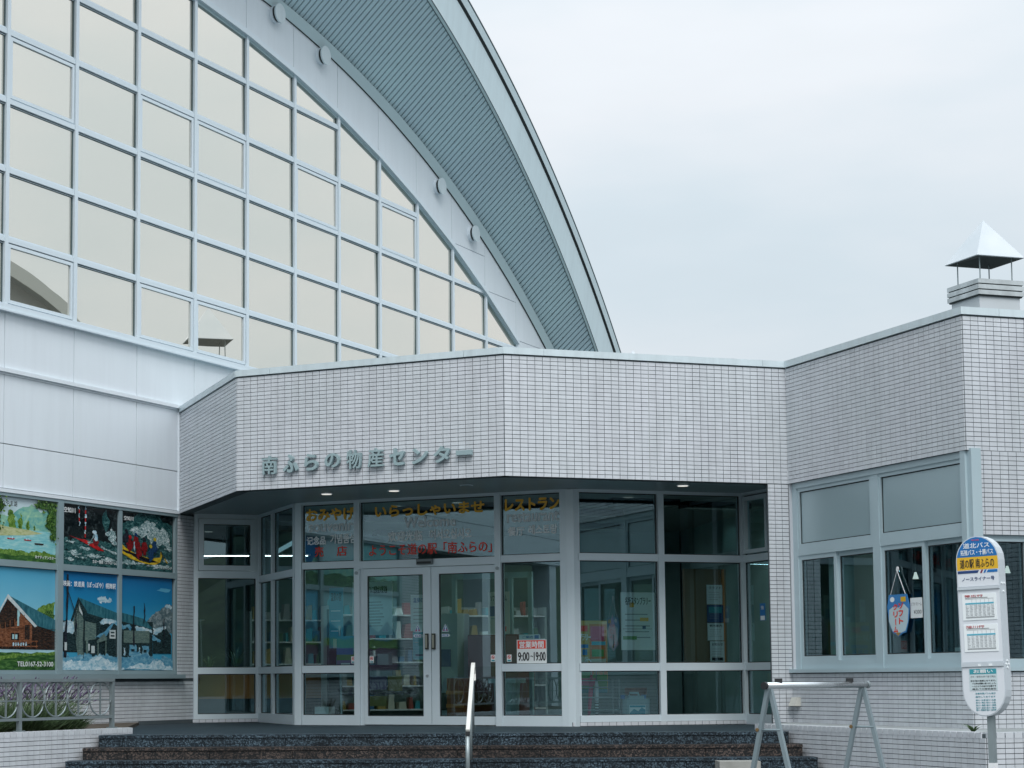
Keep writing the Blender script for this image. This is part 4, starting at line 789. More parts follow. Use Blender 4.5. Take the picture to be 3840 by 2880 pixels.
notice('notice_poster', 'large pale notice sheet on a board behind the left side light', gA, .13, .75, .62, 1.36, .75, OFFW, 9, '新型コロナウイルス感染症対策実施')
notice('scenery_poster', 'blue mountain scenery poster under the large notice', gA, .12, .58, .12, .60, .30, CYAN, 0, None, GRYP, BLK, [(0, 1, 0, .32, mat('violet_print', (.20, .16, .28), .5)), (0, 1, .32, .48, GRNP), (0, .55, .48, .66, BLU), (.55, 1, .48, .58, TEAL), (.15, .45, .12, .24, OFFW), (.55, .9, .05, .2, OFFW)])
notice('wall_poster', 'narrow blue poster far left behind the left side light', gA, -.32, -.10, .45, 1.30, .9, CYAN, 3, '温泉の宿', WHT)
notice('blue_notice', 'white and blue notice seen through the left door leaf', gA, .86, 1.22, .68, 1.18, 1.1, OFFW, 5, '温泉の営業', GRYP, BLU, [(.62, .9, .08, .35, BLU)])
notice('cyan_leaflet', 'cyan leaflet under the white and blue notice', gA, .94, 1.20, .28, .66, 1.0, CYAN, 1, '案内', GRYP, WHT, [(.3, .7, .5, .75, TEAL), (.15, .85, .12, .2, NAVY)])
notice('menu_poster', 'pale poster with two dark pictures through the right door leaf', gA, 1.95, 2.27, .62, 1.2, 1.3, CREAM, 2, 'ソフトクリーム', GRYP, BLK, [(.08, .36, .42, .66, NAVY), (.45, .78, .40, .66, TEAL), (.6, .85, .06, .18, RED)])
notice('stamp_rally_poster', 'bright yellow and orange stamp rally poster behind the umbrella stand', gB, 1.64, 2.21, -.18, .76, .5, mat('poster_yellow', (.55, .36, .09), .5), 0, None, GRYP, BLK,
       [(.02, .98, .02, .30, GRNP), (.55, .98, .32, .95, ORG), (.05, .52, .62, .67, BLU), (.58, .92, .72, .92, PNK), (.60, .95, .66, .71, CYAN)] + [(.05 + .16 * i, .17 + .16 * i, .52, .60, BLU) for i in range(3)] + [(.56 + .11 * i, .65 + .11 * i, .25, .33, ORG) for i in range(4)] + [(.05, .5, .42, .50, CREAM), (.05, .5, .34, .40, CREAM), (.58, .95, .36, .47, CREAM), (.60, .90, .50, .60, GRNP), (.3, .7, .10, .20, PNK), (.02, .98, 0, .05, TEAL), (.03, .25, .87, .95, BLU), (.26, .5, .85, .93, RED)])
add('lettering', MB().text('スタンプラリー', 1.67, 1.97, .50, .59, .485, bold=.02), WHT, bpy.data.objects['stamp_rally_poster'], gB.M())
notice('event_poster', 'tall white poster with a line drawing behind the middle post', gB, 2.55, 3.05, .38, 1.15, .8, OFFW, 5, '名所スタンプラリー', GRYP, BLK, [(.05, .45, .18, .24, GRNP), (.05, .9, .36, .37, GRYP), (.62, .72, .36, .42, NAVY), (.25, .38, .74, .82, YEL), (.55, .8, .5, .56, YEL)])
bx = []
brd = inside('brochure_board', 'brown board with leaflets hanging beside the right post', 'display board', gB, [('board', MB().box(3.30, 3.92, .42, .46, .16, 1.45), mat('board_brown', (.20, .13, .07), .6)), ('edge_strip', MB().box(3.85, 3.885, .40, .42, .16, 1.45), WOOD)])
for k, (a, b, c, d, m, ex) in enumerate(((3.62, 3.86, .98, 1.24, OFFW, 'クラフト'), (3.62, 3.86, .74, .97, NAVY, None), (3.62, 3.86, .50, .73, OFFW, '観光案内'), (3.65, 3.86, .22, .49, OFFW, 'お知らせ'))):
    notice('leaflet', ['leaflet with emblem at the top of the brown board', 'dark picture leaflet second on the brown board', 'white text leaflet third on the brown board', 'lowest leaflet with dark foot on the brown board'][k], gB, a, b, c, d, .40 - .004 * k, m, 4, ex, GRYP, BLK, [(.1, .9, .55, .9, TEAL)] if k == 1 else [(.1, .9, .05, .2, BLK)] if k == 3 else [])['group'] = 'leaflets on the brown board'
# umbrella stand with two umbrellas
mb = MB()
for x in (1.60, 2.24):
    for y in (.22, .42): mb.tube([(x, y, LZ), (x, y, .0)], .012, 6)
for z in (-.02, -.11, -.24, -.40): mb.tube([(1.60, .22, z), (2.24, .22, z)], .008, 6); mb.tube([(1.60, .42, z), (2.24, .42, z)], .008, 6)
mb.box(1.60, 2.24, .22, .42, LZ + .005, LZ + .05)
inside('umbrella_stand', 'low grey tubular umbrella stand behind the glass', 'umbrella stand', gB, [('frame', mb, GALV)])
def umbrella(lab, x, top, m, hm, tilt):
    o = thing('umbrella', lab, 'umbrella', gB.M(x, .3, LZ), 'umbrellas in the stand'); pts = [(x + tilt, .3, LZ + .06), (x + tilt * .6, .3, -.35), (x + tilt * .2, .3, -.15), (x, .3, top)]
    add('canopy', MB().tube(pts, [.014, .022, .03, .018], 10), m, o, gB.M(), smooth=True)
    hk = [(x, .3, top), (x, .3, top + .16)] + [(x - .045 + .045 * math.cos(t), .3, top + .16 + .045 * math.sin(t)) for t in (.5, 1.1, 1.7, 2.3, 2.9, 3.4)]
    add('handle', MB().tube(hk, .009, 8), hm, o, gB.M(), smooth=True); return o
umbrella('rolled pink umbrella with hooked white handle in the stand', 1.885, .05, PNK, WHITEP, -.05)
u = umbrella('rolled black and white striped umbrella in the stand', 1.955, -.03, WHITEP, GALV, .0)
for k in range(11): add('stripe', MB().tube([(1.955, .3, LZ + .10 + k * .035), (1.955, .3, LZ + .115 + k * .035)], [.0205 + .0007 * k] * 2, 10), BLK, u, gB.M())
# water can
mb = MB().slab([(2.31, .15), (2.62, .15), (2.66, .19), (2.66, .36), (2.62, .40), (2.31, .40), (2.27, .36), (2.27, .19)], LZ + .004, -.26); mb.slab([(2.36, .19), (2.58, .19), (2.58, .36), (2.36, .36)], -.26, -.22)
can = inside('water_can', 'pale plastic water can with blue caps and picture label', 'water can', gB, [('body', mb, mat('can_plastic', (.36, .47, .50), .4)), ('cap', MB().tube([(2.31, .27, -.26), (2.31, .27, -.21)], .03, 10), BLU), ('cap', MB().tube([(2.61, .27, -.26), (2.61, .27, -.21)], .03, 10), BLU), ('handle', MB().tube([(2.40, .27, -.22), (2.41, .27, -.185), (2.53, .27, -.185), (2.54, .27, -.22)], .014, 8), mat('can_plastic', (0, 0, 0))), ('label', MB().box(2.345, 2.575, .146, .15, -.48, -.34), WHT), ('label_picture', MB().prism([(2.35, -.44), (2.41, -.39), (2.47, -.42), (2.52, -.37), (2.57, -.40), (2.57, -.475), (2.35, -.475)], .143, .146).box(2.35, 2.57, .1445, .146, -.37, -.345), CYAN)])
inside('terracotta_pot', 'brown pot stand beside the water can', 'pot', gB, [('pot', MB().tube([(2.75, .8, LZ), (2.75, .8, -.22), (2.75, .8, -.20), (2.75, .8, -.12)], [.13, .12, .15, .15], 14), mat('terracotta', (.22, .09, .05), .7))])
inside('pink_slip_box', 'pink paper fold hanging beside the yellow poster', 'paper fold', gB, [('fold', MB().prism([(2.24, .42), (2.30, .36), (2.37, .45), (2.34, .60), (2.29, .84), (2.26, .72), (2.22, .62)], .5, .51), mat('pale_pink', (.42, .27, .29), .6)), ('slot', MB().box(2.29, 2.305, .495, .50, .40, .58), BLK)])
# lobby: vending chest, red cabinet, stand boards, bins, inner door frames
inside('red_cabinet', 'tall red cabinet behind the sliding doors', 'cabinet', gA, [('body', MB().box(1.55, 2.3, 1.5, 2.1, LZ + .005, .62), mat('cabinet_red', (.16, .028, .025), .4)), ('top_panel', MB().box(1.56, 2.29, 1.47, 1.5, .18, .60), mat('cabinet_pink', (.24, .07, .075), .4)), ('kick', MB().box(1.56, 2.29, 1.48, 1.5, LZ + .03, .02), mat('cabinet_brown', (.12, .03, .012), .4))])
inside('orange_crate', 'orange wooden crate stack by the left door leaf', 'crate', gA, [('crate', MB().box(1.50, 1.75, .9, 1.2, LZ + .005, .02), mat('crate_orange', (.30, .085, .02), .5)), ('slat', MB().box(1.495, 1.755, .885, .9, -.2, -.15).box(1.495, 1.755, .885, .9, -.38, -.33), WOOD)])
inside('white_bin', 'pale plastic bin standing in the lobby', 'bin', gA, [('body', MB().tube([(2.35, 1.0, LZ + .01), (2.35, 1.0, -.05)], [.15, .18], 16), mat('bin_plastic', (.30, .39, .41), .5)), ('lid', MB().box(2.15, 2.55, .82, 1.18, -.05, .01), mat('bin_lid', (.33, .42, .44), .5))])
inside('leaning_pole', 'thin grey pole leaning behind the left side light', 'pole', gA, [('pole', MB().tube([(.17, .35, LZ + .01), (.03, .55, .75)], .018, 8), GALV)])
inside('carton', 'small white carton on the floor behind the left side light', 'carton', gA, [('box', MB().box(-.20, .02, .25, .42, LZ + .01, -.36), OFFW)])
inside('goods_shelf', 'dark shelf with packets behind the left side light', 'shelf', gA, [('side', MB().box(-.36, -.33, .9, 1.3, LZ + .004, 1.0), DARKI), ('shelf', MB().box(-.33, .85, .9, 1.3, .18, .21).box(-.33, .85, .9, 1.3, .42, .45).box(-.33, .85, .9, 1.3, -.2, -.17), DARKI), ('packet', MB().box(-.25, -.08, .88, 1.0, .45, .58).box(.22, .4, .88, 1.0, .21, .33, 1).box(.45, .62, .88, 1.0, .21, .36).box(-.2, -.05, .88, 1.0, .21, .33, 1), [OFFW, TEAL]), ('hanging_print', MB().box(.25, .60, .86, .87, -.13, .06).box(.62, .84, .86, .87, -.15, .06, 1).box(.26, .6, .855, .865, -.36, -.22, 1), [mat('violet_print', (.20, .16, .28), .5), mat('gold_print', (.35, .28, .09), .5)])])
mb = MB()
for x in (1.15, 2.02, 2.32): mb.box(x - .03, x + .03, 1.9, 1.96, LZ + .004, 1.5)
mb.box(1.12, 2.35, 1.9, 1.96, 1.42, 1.5)
inside('inner_door_frame', 'pale green inner lobby door frame', 'door frame', gA, [('frame', mb, mat('inner_frame', (.22, .34, .34), .5))])
inside('vending_panel', 'pale ticket machine front seen through the left door leaf', 'ticket machine', gA, [('body', MB().box(1.0, 1.48, 1.3, 1.7, LZ + .005, .92), mat('machine_pale', (.28, .36, .36), .5)), ('screen', MB().box(1.24, 1.38, 1.28, 1.3, .18, .42), NAVY), ('grille', MB().box(1.18, 1.32, 1.28, 1.3, -.42, -.18), BLK)])
# bench with plants behind P0
bench = inside('wooden_counter', 'honey coloured wooden counter behind the left corner glazing', 'counter', gP0, [('front', MB().box(-.05, 2.6, .42, .47, -.26, .115), WOOD), ('top', MB().box(-.05, 2.6, .40, .9, .115, .15), mat('counter_top', (.30, .12, .05), .4)), ('toe_kick', MB().box(-.0, 2.5, .50, .55, LZ + .004, -.26), DARKI)])
def leafy(name, lab, F, x, y, z, n, h_, m, sp=.12):
    mb = MB(); r = random.Random(int(x * 100))
    for k in range(n):
        a = r.uniform(0, 6.28); l = h_ * r.uniform(.6, 1); b = sp * r.uniform(.5, 1.2); c, s_ = math.cos(a), math.sin(a); w_ = .012
        p = [(x, y, z), (x + c * b * .5, y + s_ * b * .5, z + l * .75), (x + c * b * 1.2, y + s_ * b * 1.2, z + l)]
        mb.poly([(p[0][0] - s_ * w_, p[0][1] + c * w_, p[0][2]), (p[0][0] + s_ * w_, p[0][1] - c * w_, p[0][2]), (p[1][0] + s_ * w_, p[1][1] - c * w_, p[1][2]), (p[1][0] - s_ * w_, p[1][1] + c * w_, p[1][2])]); mb.poly([(p[1][0] - s_ * w_, p[1][1] + c * w_, p[1][2]), (p[1][0] + s_ * w_, p[1][1] - c * w_, p[1][2]), p[2]])
    o = add(name, mb, m, None, F.M()); o['label'] = lab; o['category'] = 'plant'; return o
INLEAF = mat('houseplant_leaf', (.07, .14, .04), .5)
leafy('potted_plant', 'spiky houseplant on the wooden counter near the hall wall', gP0, .38, .62, .15, 22, .26, INLEAF, .16)
leafy('potted_plant', 'dark spreading houseplant on the counter by the corner post', gP0, .80, .66, .15, 30, .38, mat('houseplant_dark', (.03, .08, .05), .5), .24)
st = inside('garment_rack', 'thin chrome rack standing behind the left corner glazing', 'rack', gP0, [('upright', MB().tube([(.12, .5, LZ + .01), (.10, .5, .9)], .012, 8), STEEL), ('upright', MB().tube([(.25, .5, -.2), (.22, .5, .9)], .012, 8), STEEL), ('crossbar', MB().tube([(.04, .5, .88), (.28, .5, .9)], .012, 8), STEEL), ('foot', MB().tube([(.0, .4, LZ + .02), (.25, .6, LZ + .02)], .012, 8), STEEL)])
LB = ['hanging fluorescent strip seen through the corner fanlight', 'second hanging fluorescent strip behind the corner fanlight']
for i, (cx, cy, L_, a, zz) in enumerate(((-2.9, 33.4, 3.0, .05, 2.13), (-.6, 33.9, 1.6, .05, 2.02))):
    F = Fr((cx, cy), a)
    o = thing('interior_light', LB[i], 'ceiling light', F.M(0, 0, 2.45), 'strip lights inside')
    add('housing', MB().box(-L_ / 2, L_ / 2, -.09, .09, zz + .015, zz + .04), WHITEP, o, F.M()); add('tube', MB().box(-L_ / 2 + .05, L_ / 2 - .05, -.03, .03, zz + .006, zz + .015), TUBE, o, F.M())
    add('hanger', MB().box(-.01, .01, -.01, .01, zz + .04, 2.5), GALV, o, F.M())
LC = ['above the honey coloured counter', 'over the corner by the return glazing', 'behind the left side light', 'over the sliding doors', 'behind the opening hours sign', 'behind the corner post', 'over the umbrella stand', 'over the brochure board', 'deep in the souvenir shop', 'deep in the lobby', 'over the first restaurant window', 'over the soft ice cream sign', 'in the restaurant corner']
for i, (cx, cy) in enumerate(((-2.0, 29.05), (.1, 29.6), (.5, 28.2), (1.7, 27.6), (2.6, 27.0), (2.9, 28.6), (3.5, 27.0), (4.6, 27.6), (.2, 32.5), (3.2, 31.2), (6.6, 24.6), (7.6, 22.8), (8.6, 24.4))):  # unseen fill lights added to brighten the rooms; black skirts hide their tubes
    F = Fr((cx, cy), .31)
    o = thing('interior_light', 'added hidden fill light ' + LC[i], 'ceiling light', F.M(0, 0, 2.45), 'added fill lights inside')
    hb = MB().box(-.5, .5, -.13, -.12, 2.40, 2.49).box(-.5, .5, .12, .13, 2.40, 2.49).box(-.51, -.5, -.13, .13, 2.40, 2.49).box(.5, .51, -.13, .13, 2.40, 2.49)
    add('housing', hb, mat('fill_skirt_black', (.003, .004, .004), .95, spec=0.0), o, F.M()); add('tube', MB().box(-.46, .46, -.07, .07, 2.455, 2.475), mat('fill_light_tube', (.9, .9, .9), .5, emit=((.95, 1, .97), 19.0)), o, F.M())
GOODR = flat('pack_dull_red', (.30, .06, .05)); GOODB = flat('pack_dull_blue', (.05, .14, .26)); GOODY = flat('pack_ochre', (.38, .26, .07)); GOODG = flat('pack_green', (.08, .16, .09))
# racks of goods in the shop
for i, (cx, cy, a, L_) in enumerate(((-.2, 28.9, .31, 1.6), (1.6, 29.6, .31, 1.6), (-1.4, 31.2, .31, 1.8))):
    F = Fr((cx, cy), a); r = random.Random(90 + i)
    o = thing('goods_rack', ['souvenir rack of packets nearest the return glazing', 'souvenir rack of packets behind the sliding doors', 'souvenir rack of packets behind the wooden counter'][i], 'shop rack', F.M(0, 0, LZ), 'racks of goods')
    add('frame', MB().box(-L_ / 2, L_ / 2, .3, .33, LZ + .004, 1.1).box(-L_ / 2, -L_ / 2 + .03, 0, .3, LZ + .004, 1.1).box(L_ / 2 - .03, L_ / 2, 0, .3, LZ + .004, 1.1), mat('rack_grey', (.30, .36, .36), .6), o, F.M())
    for z in (-.45, -.1, .25, .6, .95):
        add('shelf', MB().box(-L_ / 2 + .03, L_ / 2 - .03, .0, .3, z, z + .02), WHITEP, o, F.M()); x = -L_ / 2 + .06
        while x < L_ / 2 - .2:
            w_ = r.uniform(.04, .15); h_ = r.uniform(.07, .26); q_ = r.uniform(.02, .1); add('packet', MB().prism([(x, z + .021), (x + w_, z + .021), (x + w_ * r.uniform(.7, 1.04), z + .021 + h_), (x + w_ * r.uniform(-.05, .3), z + .021 + h_ * r.uniform(.9, 1))], q_, .22), r.choice([OFFW, TEAL, CREAM, GRYP, GOODR, GOODB, GOODY, GOODG]), o, F.M()); x += w_ + r.uniform(.005, .07)
# restaurant: curtains, soft-cream sign, price card, card box, pendant lamp
fRi = Fr(fRw.pt(0, 0), aR)
inside('pale_column', 'pale column behind the first restaurant window', 'column', fRi, [('shaft', MB().box(.30, .88, .30, .7, LZ, 2.48), mat('column_paint', (.60, .68, .66), .7))])
def curtain(lab, x0, x1, y, m):
    mb = MB(); n = 16; pts = [(x0 + (x1 - x0) * k / n, y + .035 * math.sin(k * 1.9)) for k in range(n + 1)]
    for a, b in zip(pts, pts[1:]): mb.poly([(a[0], a[1], LZ + .1), (b[0], b[1], LZ + .1), (b[0], b[1], 2.3), (a[0], a[1], 2.3)])
    o = add('curtain', mb, m, None, fRi.M(), smooth=True); o['label'] = lab; o['category'] = 'curtain'; return o
curtain('grey curtain gathered behind the price card', 2.60, 2.95, .35, mat('curtain_grey', (.17, .20, .21), .85))
sc = thing('soft_cream_sign', 'hanging soft ice cream sign with red letters on blue', 'sign', fRw.M(2.32, -.03, .95))
ol = [(2.14, .93), (2.10, .80), (2.13, .62), (2.20, .50), (2.24, .49), (2.31, .455), (2.40, .49), (2.47, .50), (2.52, .62), (2.55, .80), (2.50, .93)]
add('board', MB().prism(ol, -.034, -.028), mat('sign_sky_blue', (.05, .22, .50), .4), sc, fRw.M())
add('print', MB().prism([(2.14, .76), (2.24, .80), (2.33, .78), (2.44, .82), (2.53, .76), (2.51, .62), (2.46, .52), (2.31, .48), (2.20, .52), (2.13, .63)], -.0352, -.0345), mat('sign_pale', (.50, .62, .66), .4), sc, fRw.M())
add('print', MB().prism([(2.26, .50), (2.37, .50), (2.31, .46)], -.036, -.0353).box(2.38, 2.48, -.036, -.0353, .845, .90, 1), [mat('cone_tan', (.35, .22, .06), .5), SIGNY], sc, fRw.M())
add('print', MB().disc(2.21, .875, .045, .03, -.036, -.0353, 14), WHT, sc, fRw.M())
for i, ch in enumerate('ソフト'): add('lettering', MB().text(ch, 2.335, 2.425, .765 - .085 * i, .835 - .085 * i, -.0365, bold=.05), RED, sc, fRw.M())
for i, ch in enumerate('クリーム'): add('lettering', MB().text(ch, 2.225, 2.315, .755 - .085 * i, .825 - .085 * i, -.0365, bold=.05) if ch != 'ー' else MB().box(2.262, 2.28, -.037, -.0365, .755 - .085 * i, .825 - .085 * i), RED, sc, fRw.M())
add('cord', MB().tube([(2.17, -.03, .93), (2.315, -.03, 1.20), (2.47, -.03, .93)], .004, 5), WHITEP, sc, fRw.M())
add('hook', MB().disc(2.315, 1.215, .02, .03, -.03, -.016, 12), WHITEP, sc, fRw.M())
card('price_card', 'white handwritten ice cream price card in the window', 'sign', fRw, 2.535, 2.765, .655, .88, OFFW, [('ソフトクリーム', 2.55, 2.755, .79, .83, BLK, 0), ('¥300', 2.60, 2.75, .70, .745, BLK, .0)], y=-.012)
inside('card_box', 'small grey card box inside the last restaurant pane', 'box', fRi, [('box', MB().box(2.97, 3.2, .25, .4, .18, .32), OFFW)])
for k, x in enumerate((1.42, 2.78)):
    inside('pendant_lamp', ['small white pendant lamp behind the second restaurant pane', 'small white pendant lamp behind the grey curtain'][k], 'pendant lamp', fRi, [('cord', MB().tube([(x, .8 + k * .3, 1.2), (x, .8 + k * .3, 2.46)], .005, 5), GALV), ('shade', MB().tube([(x, .8 + k * .3, 1.16), (x, .8 + k * .3, 1.24)], [.035, .012], 12), LAMP)], 'pendant lamps')
card('blue_sticker', 'blue vertical sticker on the narrow pane beside the tiled pier', 'sticker', gP3, .42, .55, .74, .96, BLU, [('受動', .45, .52, .88, .93, WHT, .01)], [(.43, .54, .745, .80, WHT)], y=-.012)

# ------------------------------------------------------------------ chimneys on the roofs behind
def chimney(lab, ox, oy, zb, sc=1.0):
    F = Fr((ox, oy), aB); Z = zb
    t = thing('chimney', lab, 'chimney', F.M(0, 0, Z - 2), 'capped chimneys on the roof')
    w = .50 * sc
    stack = add('stack', MB().box(-w * .88, w * .88, -w * .88, w * .88, Z - 3.2, Z - .72 * sc), PLAST, t, F.M())
    for k in range(3):
        z1 = Z - (.44 + .105 * k) * sc; c_ = MB(); e = w * (.995 + .0 * k)
        c_.box(-e, e, -e, e, z1 - .082 * sc, z1); c_.box(-e * .95, e * .95, -e * .95, e * .95, z1 - .108 * sc, z1 - .082 * sc, 1)
        add('cap_course', c_, [CAPST, GASKET], t, F.M())
    h_ = .52 * sc * 1.0
    hb = MB(); apex = (0, 0, Z + .80 * sc); cs = [(-h_, -h_, Z), (h_, -h_, Z), (h_, h_, Z), (-h_, h_, Z)]
    for k in range(4): hb.poly([cs[k], cs[(k + 1) % 4], apex], 0)
    i_ = .97; cu = [(x * i_, y * i_, Z - .012) for x, y, _ in cs]
    for k in range(4): hb.poly([cs[(k + 1) % 4], cs[k], cu[k], cu[(k + 1) % 4]], 0)
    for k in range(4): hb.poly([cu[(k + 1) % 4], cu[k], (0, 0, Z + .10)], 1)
    add('hood', hb, [HOOD, HOODU], t, F.M())
    r = w * .70
    for x, y in ((-r, -r), (r, -r), (r, r), (-r, r)):
        add('leg', MB().tube([(x * .75, y * .75, Z - .45 * sc), (x * .98, y * .98, Z - .44 * sc), (x, y, Z - .40 * sc), (x, y, Z + .02)], .012, 6), GALV, t, F.M())
    return t
chimney('white chimney under a pyramid metal hood behind the right parapet', 11.21, 36.2, 7.80)
chimney('distant chimney with only its hood tip above the canopy parapet', 6.18, 49.2, 7.55)

# ------------------------------------------------------------------ steps, planter walls, railing
steps = thing('entrance_steps', 'wide dark granite entrance steps with alternating blue and brown courses', 'steps', Matrix.Translation((.5, 21.3, 0)))
RW = .13
for k, (y, x0, x1, m) in enumerate(((21.87, -3.29, 4.41, GR_BLUE), (21.57, -3.42, 4.51, GR_BRN), (21.27, -3.56, 4.61, GR_BLUE), (20.97, -3.7, 4.71, GR_BRN))):
    zt = LZ - RW * k; off = [.0, .22, .1, .3][k]
    xs = [x0]; x = x0 + .27 + off
    while x < x1 - .15: xs.append(x); x += .455 if k != 1 else .91
    xs.append(x1)
    for a, b in zip(xs, xs[1:]):
        jj = random.uniform(-.002, .002)
        add('riser_stone', MB().box(a + .003, b - .003, y + .012 + jj, y + .1, zt - RW + .001, zt - .034), m, steps, ID)
    xs = [x0]; x = x0 + .6 + off
    while x < x1 - .3: xs.append(x); x += .91
    xs.append(x1)
    for a, b in zip(xs, xs[1:]):
        add('tread_stone', MB().box(a + .002, b - .002, y, y + .33 if k else y + .31, zt - .032, zt + (.003 if k == 0 else .0)), m, steps, ID)
    add('core', MB().box(x0, x1, y + .05, y + .34, GZ + .01, zt - .04), GASKET, steps, ID)
o = add('concrete_block', MB().box(3.42, 3.85, 20.55, 20.85, GZ + .002, -.87), CONC, None, ID); o['label'] = 'pale concrete block at the foot of the steps behind the stand'; o['category'] = 'concrete block'

fPL = Fr((-3.01, 22.585), aG)                                  # left planter wall, runs parallel to the hall
pw = thing('planter_wall', 'low white tiled planter wall left of the steps', 'planter wall', fPL.M(-2, 0, GZ), 'tiled planter walls')
pt = Tiles(pw)
PZ = -.53
pt.wall('tiled_face', fPL, -9, .0, GZ + .03, PZ - .05, thick=.14)
add('core', MB().box(-9, 0, .03, .17, GZ, PZ - .012), GROUT, pw, fPL.M())
cap = MB(); n = 90
for k in range(n): cap.box(-9 + .1 * k + .007, -9 + .1 * k + .093, -.014, .075, PZ - .055, PZ); cap.box(-9 + .1 * k + .007, -9 + .1 * k + .093, .079, .17, PZ - .055, PZ)
add('cap_tile', cap, TILE, pw, fPL.M(), kind='stuff')
add('end_cap', MB().tube([(.02, .08, PZ - .055), (.02, .08, PZ)], .05, 12), CAPST, pw, fPL.M())
pt.done()
bd_ = [xy(fPL.pt(-9, .16)), xy(fPL.pt(0, .16)), xy(fG.pt(-1.0, -.02)), xy(fG.pt(-16, -.02))]
add('planting_bed', MB().slab(bd_, GZ + .01, -.56), SOIL, None, ID, kind='structure')
ra = thing('planter_railing', 'grey metal railing of linked rings on the planter wall', 'railing', fPL.M(-.2, .12, PZ))
yR = .125
posts = [-.22 - 1.665 * i for i in range(5)]
for x in posts:
    p = add('post', MB().box(x - .022, x + .022, yR - .022, yR + .022, PZ, .0), GALV, ra, fPL.M()); add('base_plate', MB().box(x - .05, x + .05, yR - .045, yR + .045, PZ, PZ + .012), GALV, p, fPL.M())
add('top_rail', MB().box(posts[-1] - .02, posts[0] + .022, yR - .026, yR + .026, .0, .035), GALV, ra, fPL.M())
for a, b in zip(posts[1:], posts):
    add('bottom_rail', MB().box(a + .022, b - .022, yR - .018, yR + .018, -.415, -.385), GALV, ra, fPL.M())
    add('middle_bar', MB().box(a + .022, b - .022, yR - .006, yR + .006, -.206, -.194), GALV, ra, fPL.M())
    for i in range(4):
        cx = a + .022 + (b - a - .044) * (i + .5) / 4; rx = (b - a - .044) / 8 - .004; rz = .19
        add('ring', MB().tube([(cx + rx * math.cos(t * math.pi / 14), yR, -.19 + rz * math.sin(t * math.pi / 14)) for t in range(28)], .009, 6, closed=True), GALV, ra, fPL.M(), smooth=True)
        add('vertical_bar', MB().box(cx - .008, cx + .008, yR - .008, yR + .008, -.385, .0), GALV, ra, fPL.M())

fPR = Fr((4.50, 21.93), aR)                                    # right planter wall in front of the restaurant
pr_ = thing('planter_wall', 'low white tiled planter wall right of the steps under the restaurant window', 'planter wall', fPR.M(1.5, 0, GZ), 'tiled planter walls')
pt = Tiles(pr_); LP = 3.56
pt.wall('tiled_face', fPR, -.9, LP, GZ + .03, PZ - .05, thick=.14)
fPC = Fr(fPR.pt(LP), aB); pt.wall('tiled_face', fPC, 0, 2.2, GZ + .03, PZ - .05, thick=.14)
pt.done()
cap = MB()
for k in range(int((LP + .9) / .1)): cap.box(-.9 + .1 * k + .007, -.9 + .1 * k + .093, -.014, .15, PZ - .055, PZ)
cap2 = MB()
for k in range(22): cap2.box(.1 * k + .007, .1 * k + .093, -.014, .15, PZ - .055, PZ)
add('cap_tile', cap, TILE, pr_, fPR.M(), kind='stuff'); add('cap_tile', cap2, TILE, pr_, fPC.M(), kind='stuff')
add('core', MB().box(-.9, LP, .02, .15, GZ, PZ - .012), GROUT, pr_, fPR.M()); add('core', MB().box(0, 2.2, .02, .15, GZ, PZ - .012), GROUT, pr_, fPC.M())
STRIPM = mat('strip_mortar', (.34, .37, .38), .85, noise=(3, (.22, .24, .24), .8))
add('planting_strip', MB().slab([xy(fPR.pt(-.9, .14)), xy(fPR.pt(LP - .1, .14)), xy(fPC.pt(2.2, .14)), xy(fC.pt(1.35, .0)), xy(fR.pt(LR, .0)), xy(fR.pt(-.1, .0))], GZ + .01, -.548), STRIPM, None, ID, kind='structure')

# lavender along the railing
GRN1 = mat('lavender_leaf', (.05, .095, .04), .7, noise=(9, (.09, .145, .06), .8), island=.3); FLW = mat('lavender_flower', (.10, .075, .14), .8, island=.3); DRY = mat('dry_stem', (.22, .17, .12), .8)
def lavender(lab, x, y, r, hL, hF, seed, nL=1500, nF=120, fm=None):
    rr = random.Random(seed); o = thing('lavender_bush', lab, 'plant', fPL.M(x, y, -.56), 'lavender bushes in the planter'); mb = MB()
    for k in range(nL):
        a = rr.uniform(0, 6.283); d = r * math.sqrt(rr.random()); bx_, by_ = d * math.cos(a), d * math.sin(a); h_ = hL * rr.uniform(.45, 1) * (1 - .35 * (d / r) ** 2)
        lx, ly = bx_ * .5 + rr.uniform(-.05, .05), by_ * .5 + rr.uniform(-.05, .05); w_ = .008; t = rr.uniform(0, 3.14); c, s_ = math.cos(t) * w_, math.sin(t) * w_
        z0 = -.56 + rr.random() * h_ * .5
        mb.poly([(x + bx_ - c, y + by_ - s_, z0), (x + bx_ + c, y + by_ + s_, z0), (x + bx_ + lx, y + by_ + ly, z0 + h_ * .6)])
    add('foliage', mb, GRN1, o, fPL.M(), kind='stuff')
    mb = MB(); fb = MB()
    for k in range(nF):
        a = rr.uniform(0, 6.283); d = r * .8 * math.sqrt(rr.random()); bx_, by_ = x + d * math.cos(a), y + d * math.sin(a); l = hF * rr.uniform(.7, 1.1); tx, ty = math.cos(a) * l * .45 + rr.uniform(-.1, .2), math.sin(a) * l * .45
        p0 = Vector((bx_, by_, -.35)); p1 = Vector((bx_ + tx, by_ + ty, -.56 + l))
        mb.tube([p0, p1], .0025, 3); u = (p1 - p0).normalized()
        fb.tube([p1 - u * .05, p1 - u * .02, p1 + u * .02], [.004, .010, .004], 4)
    add('stem', mb, GRN1, o, fPL.M(), kind='stuff'); add('flower', fb, fm or FLW, o, fPL.M(), kind='stuff')
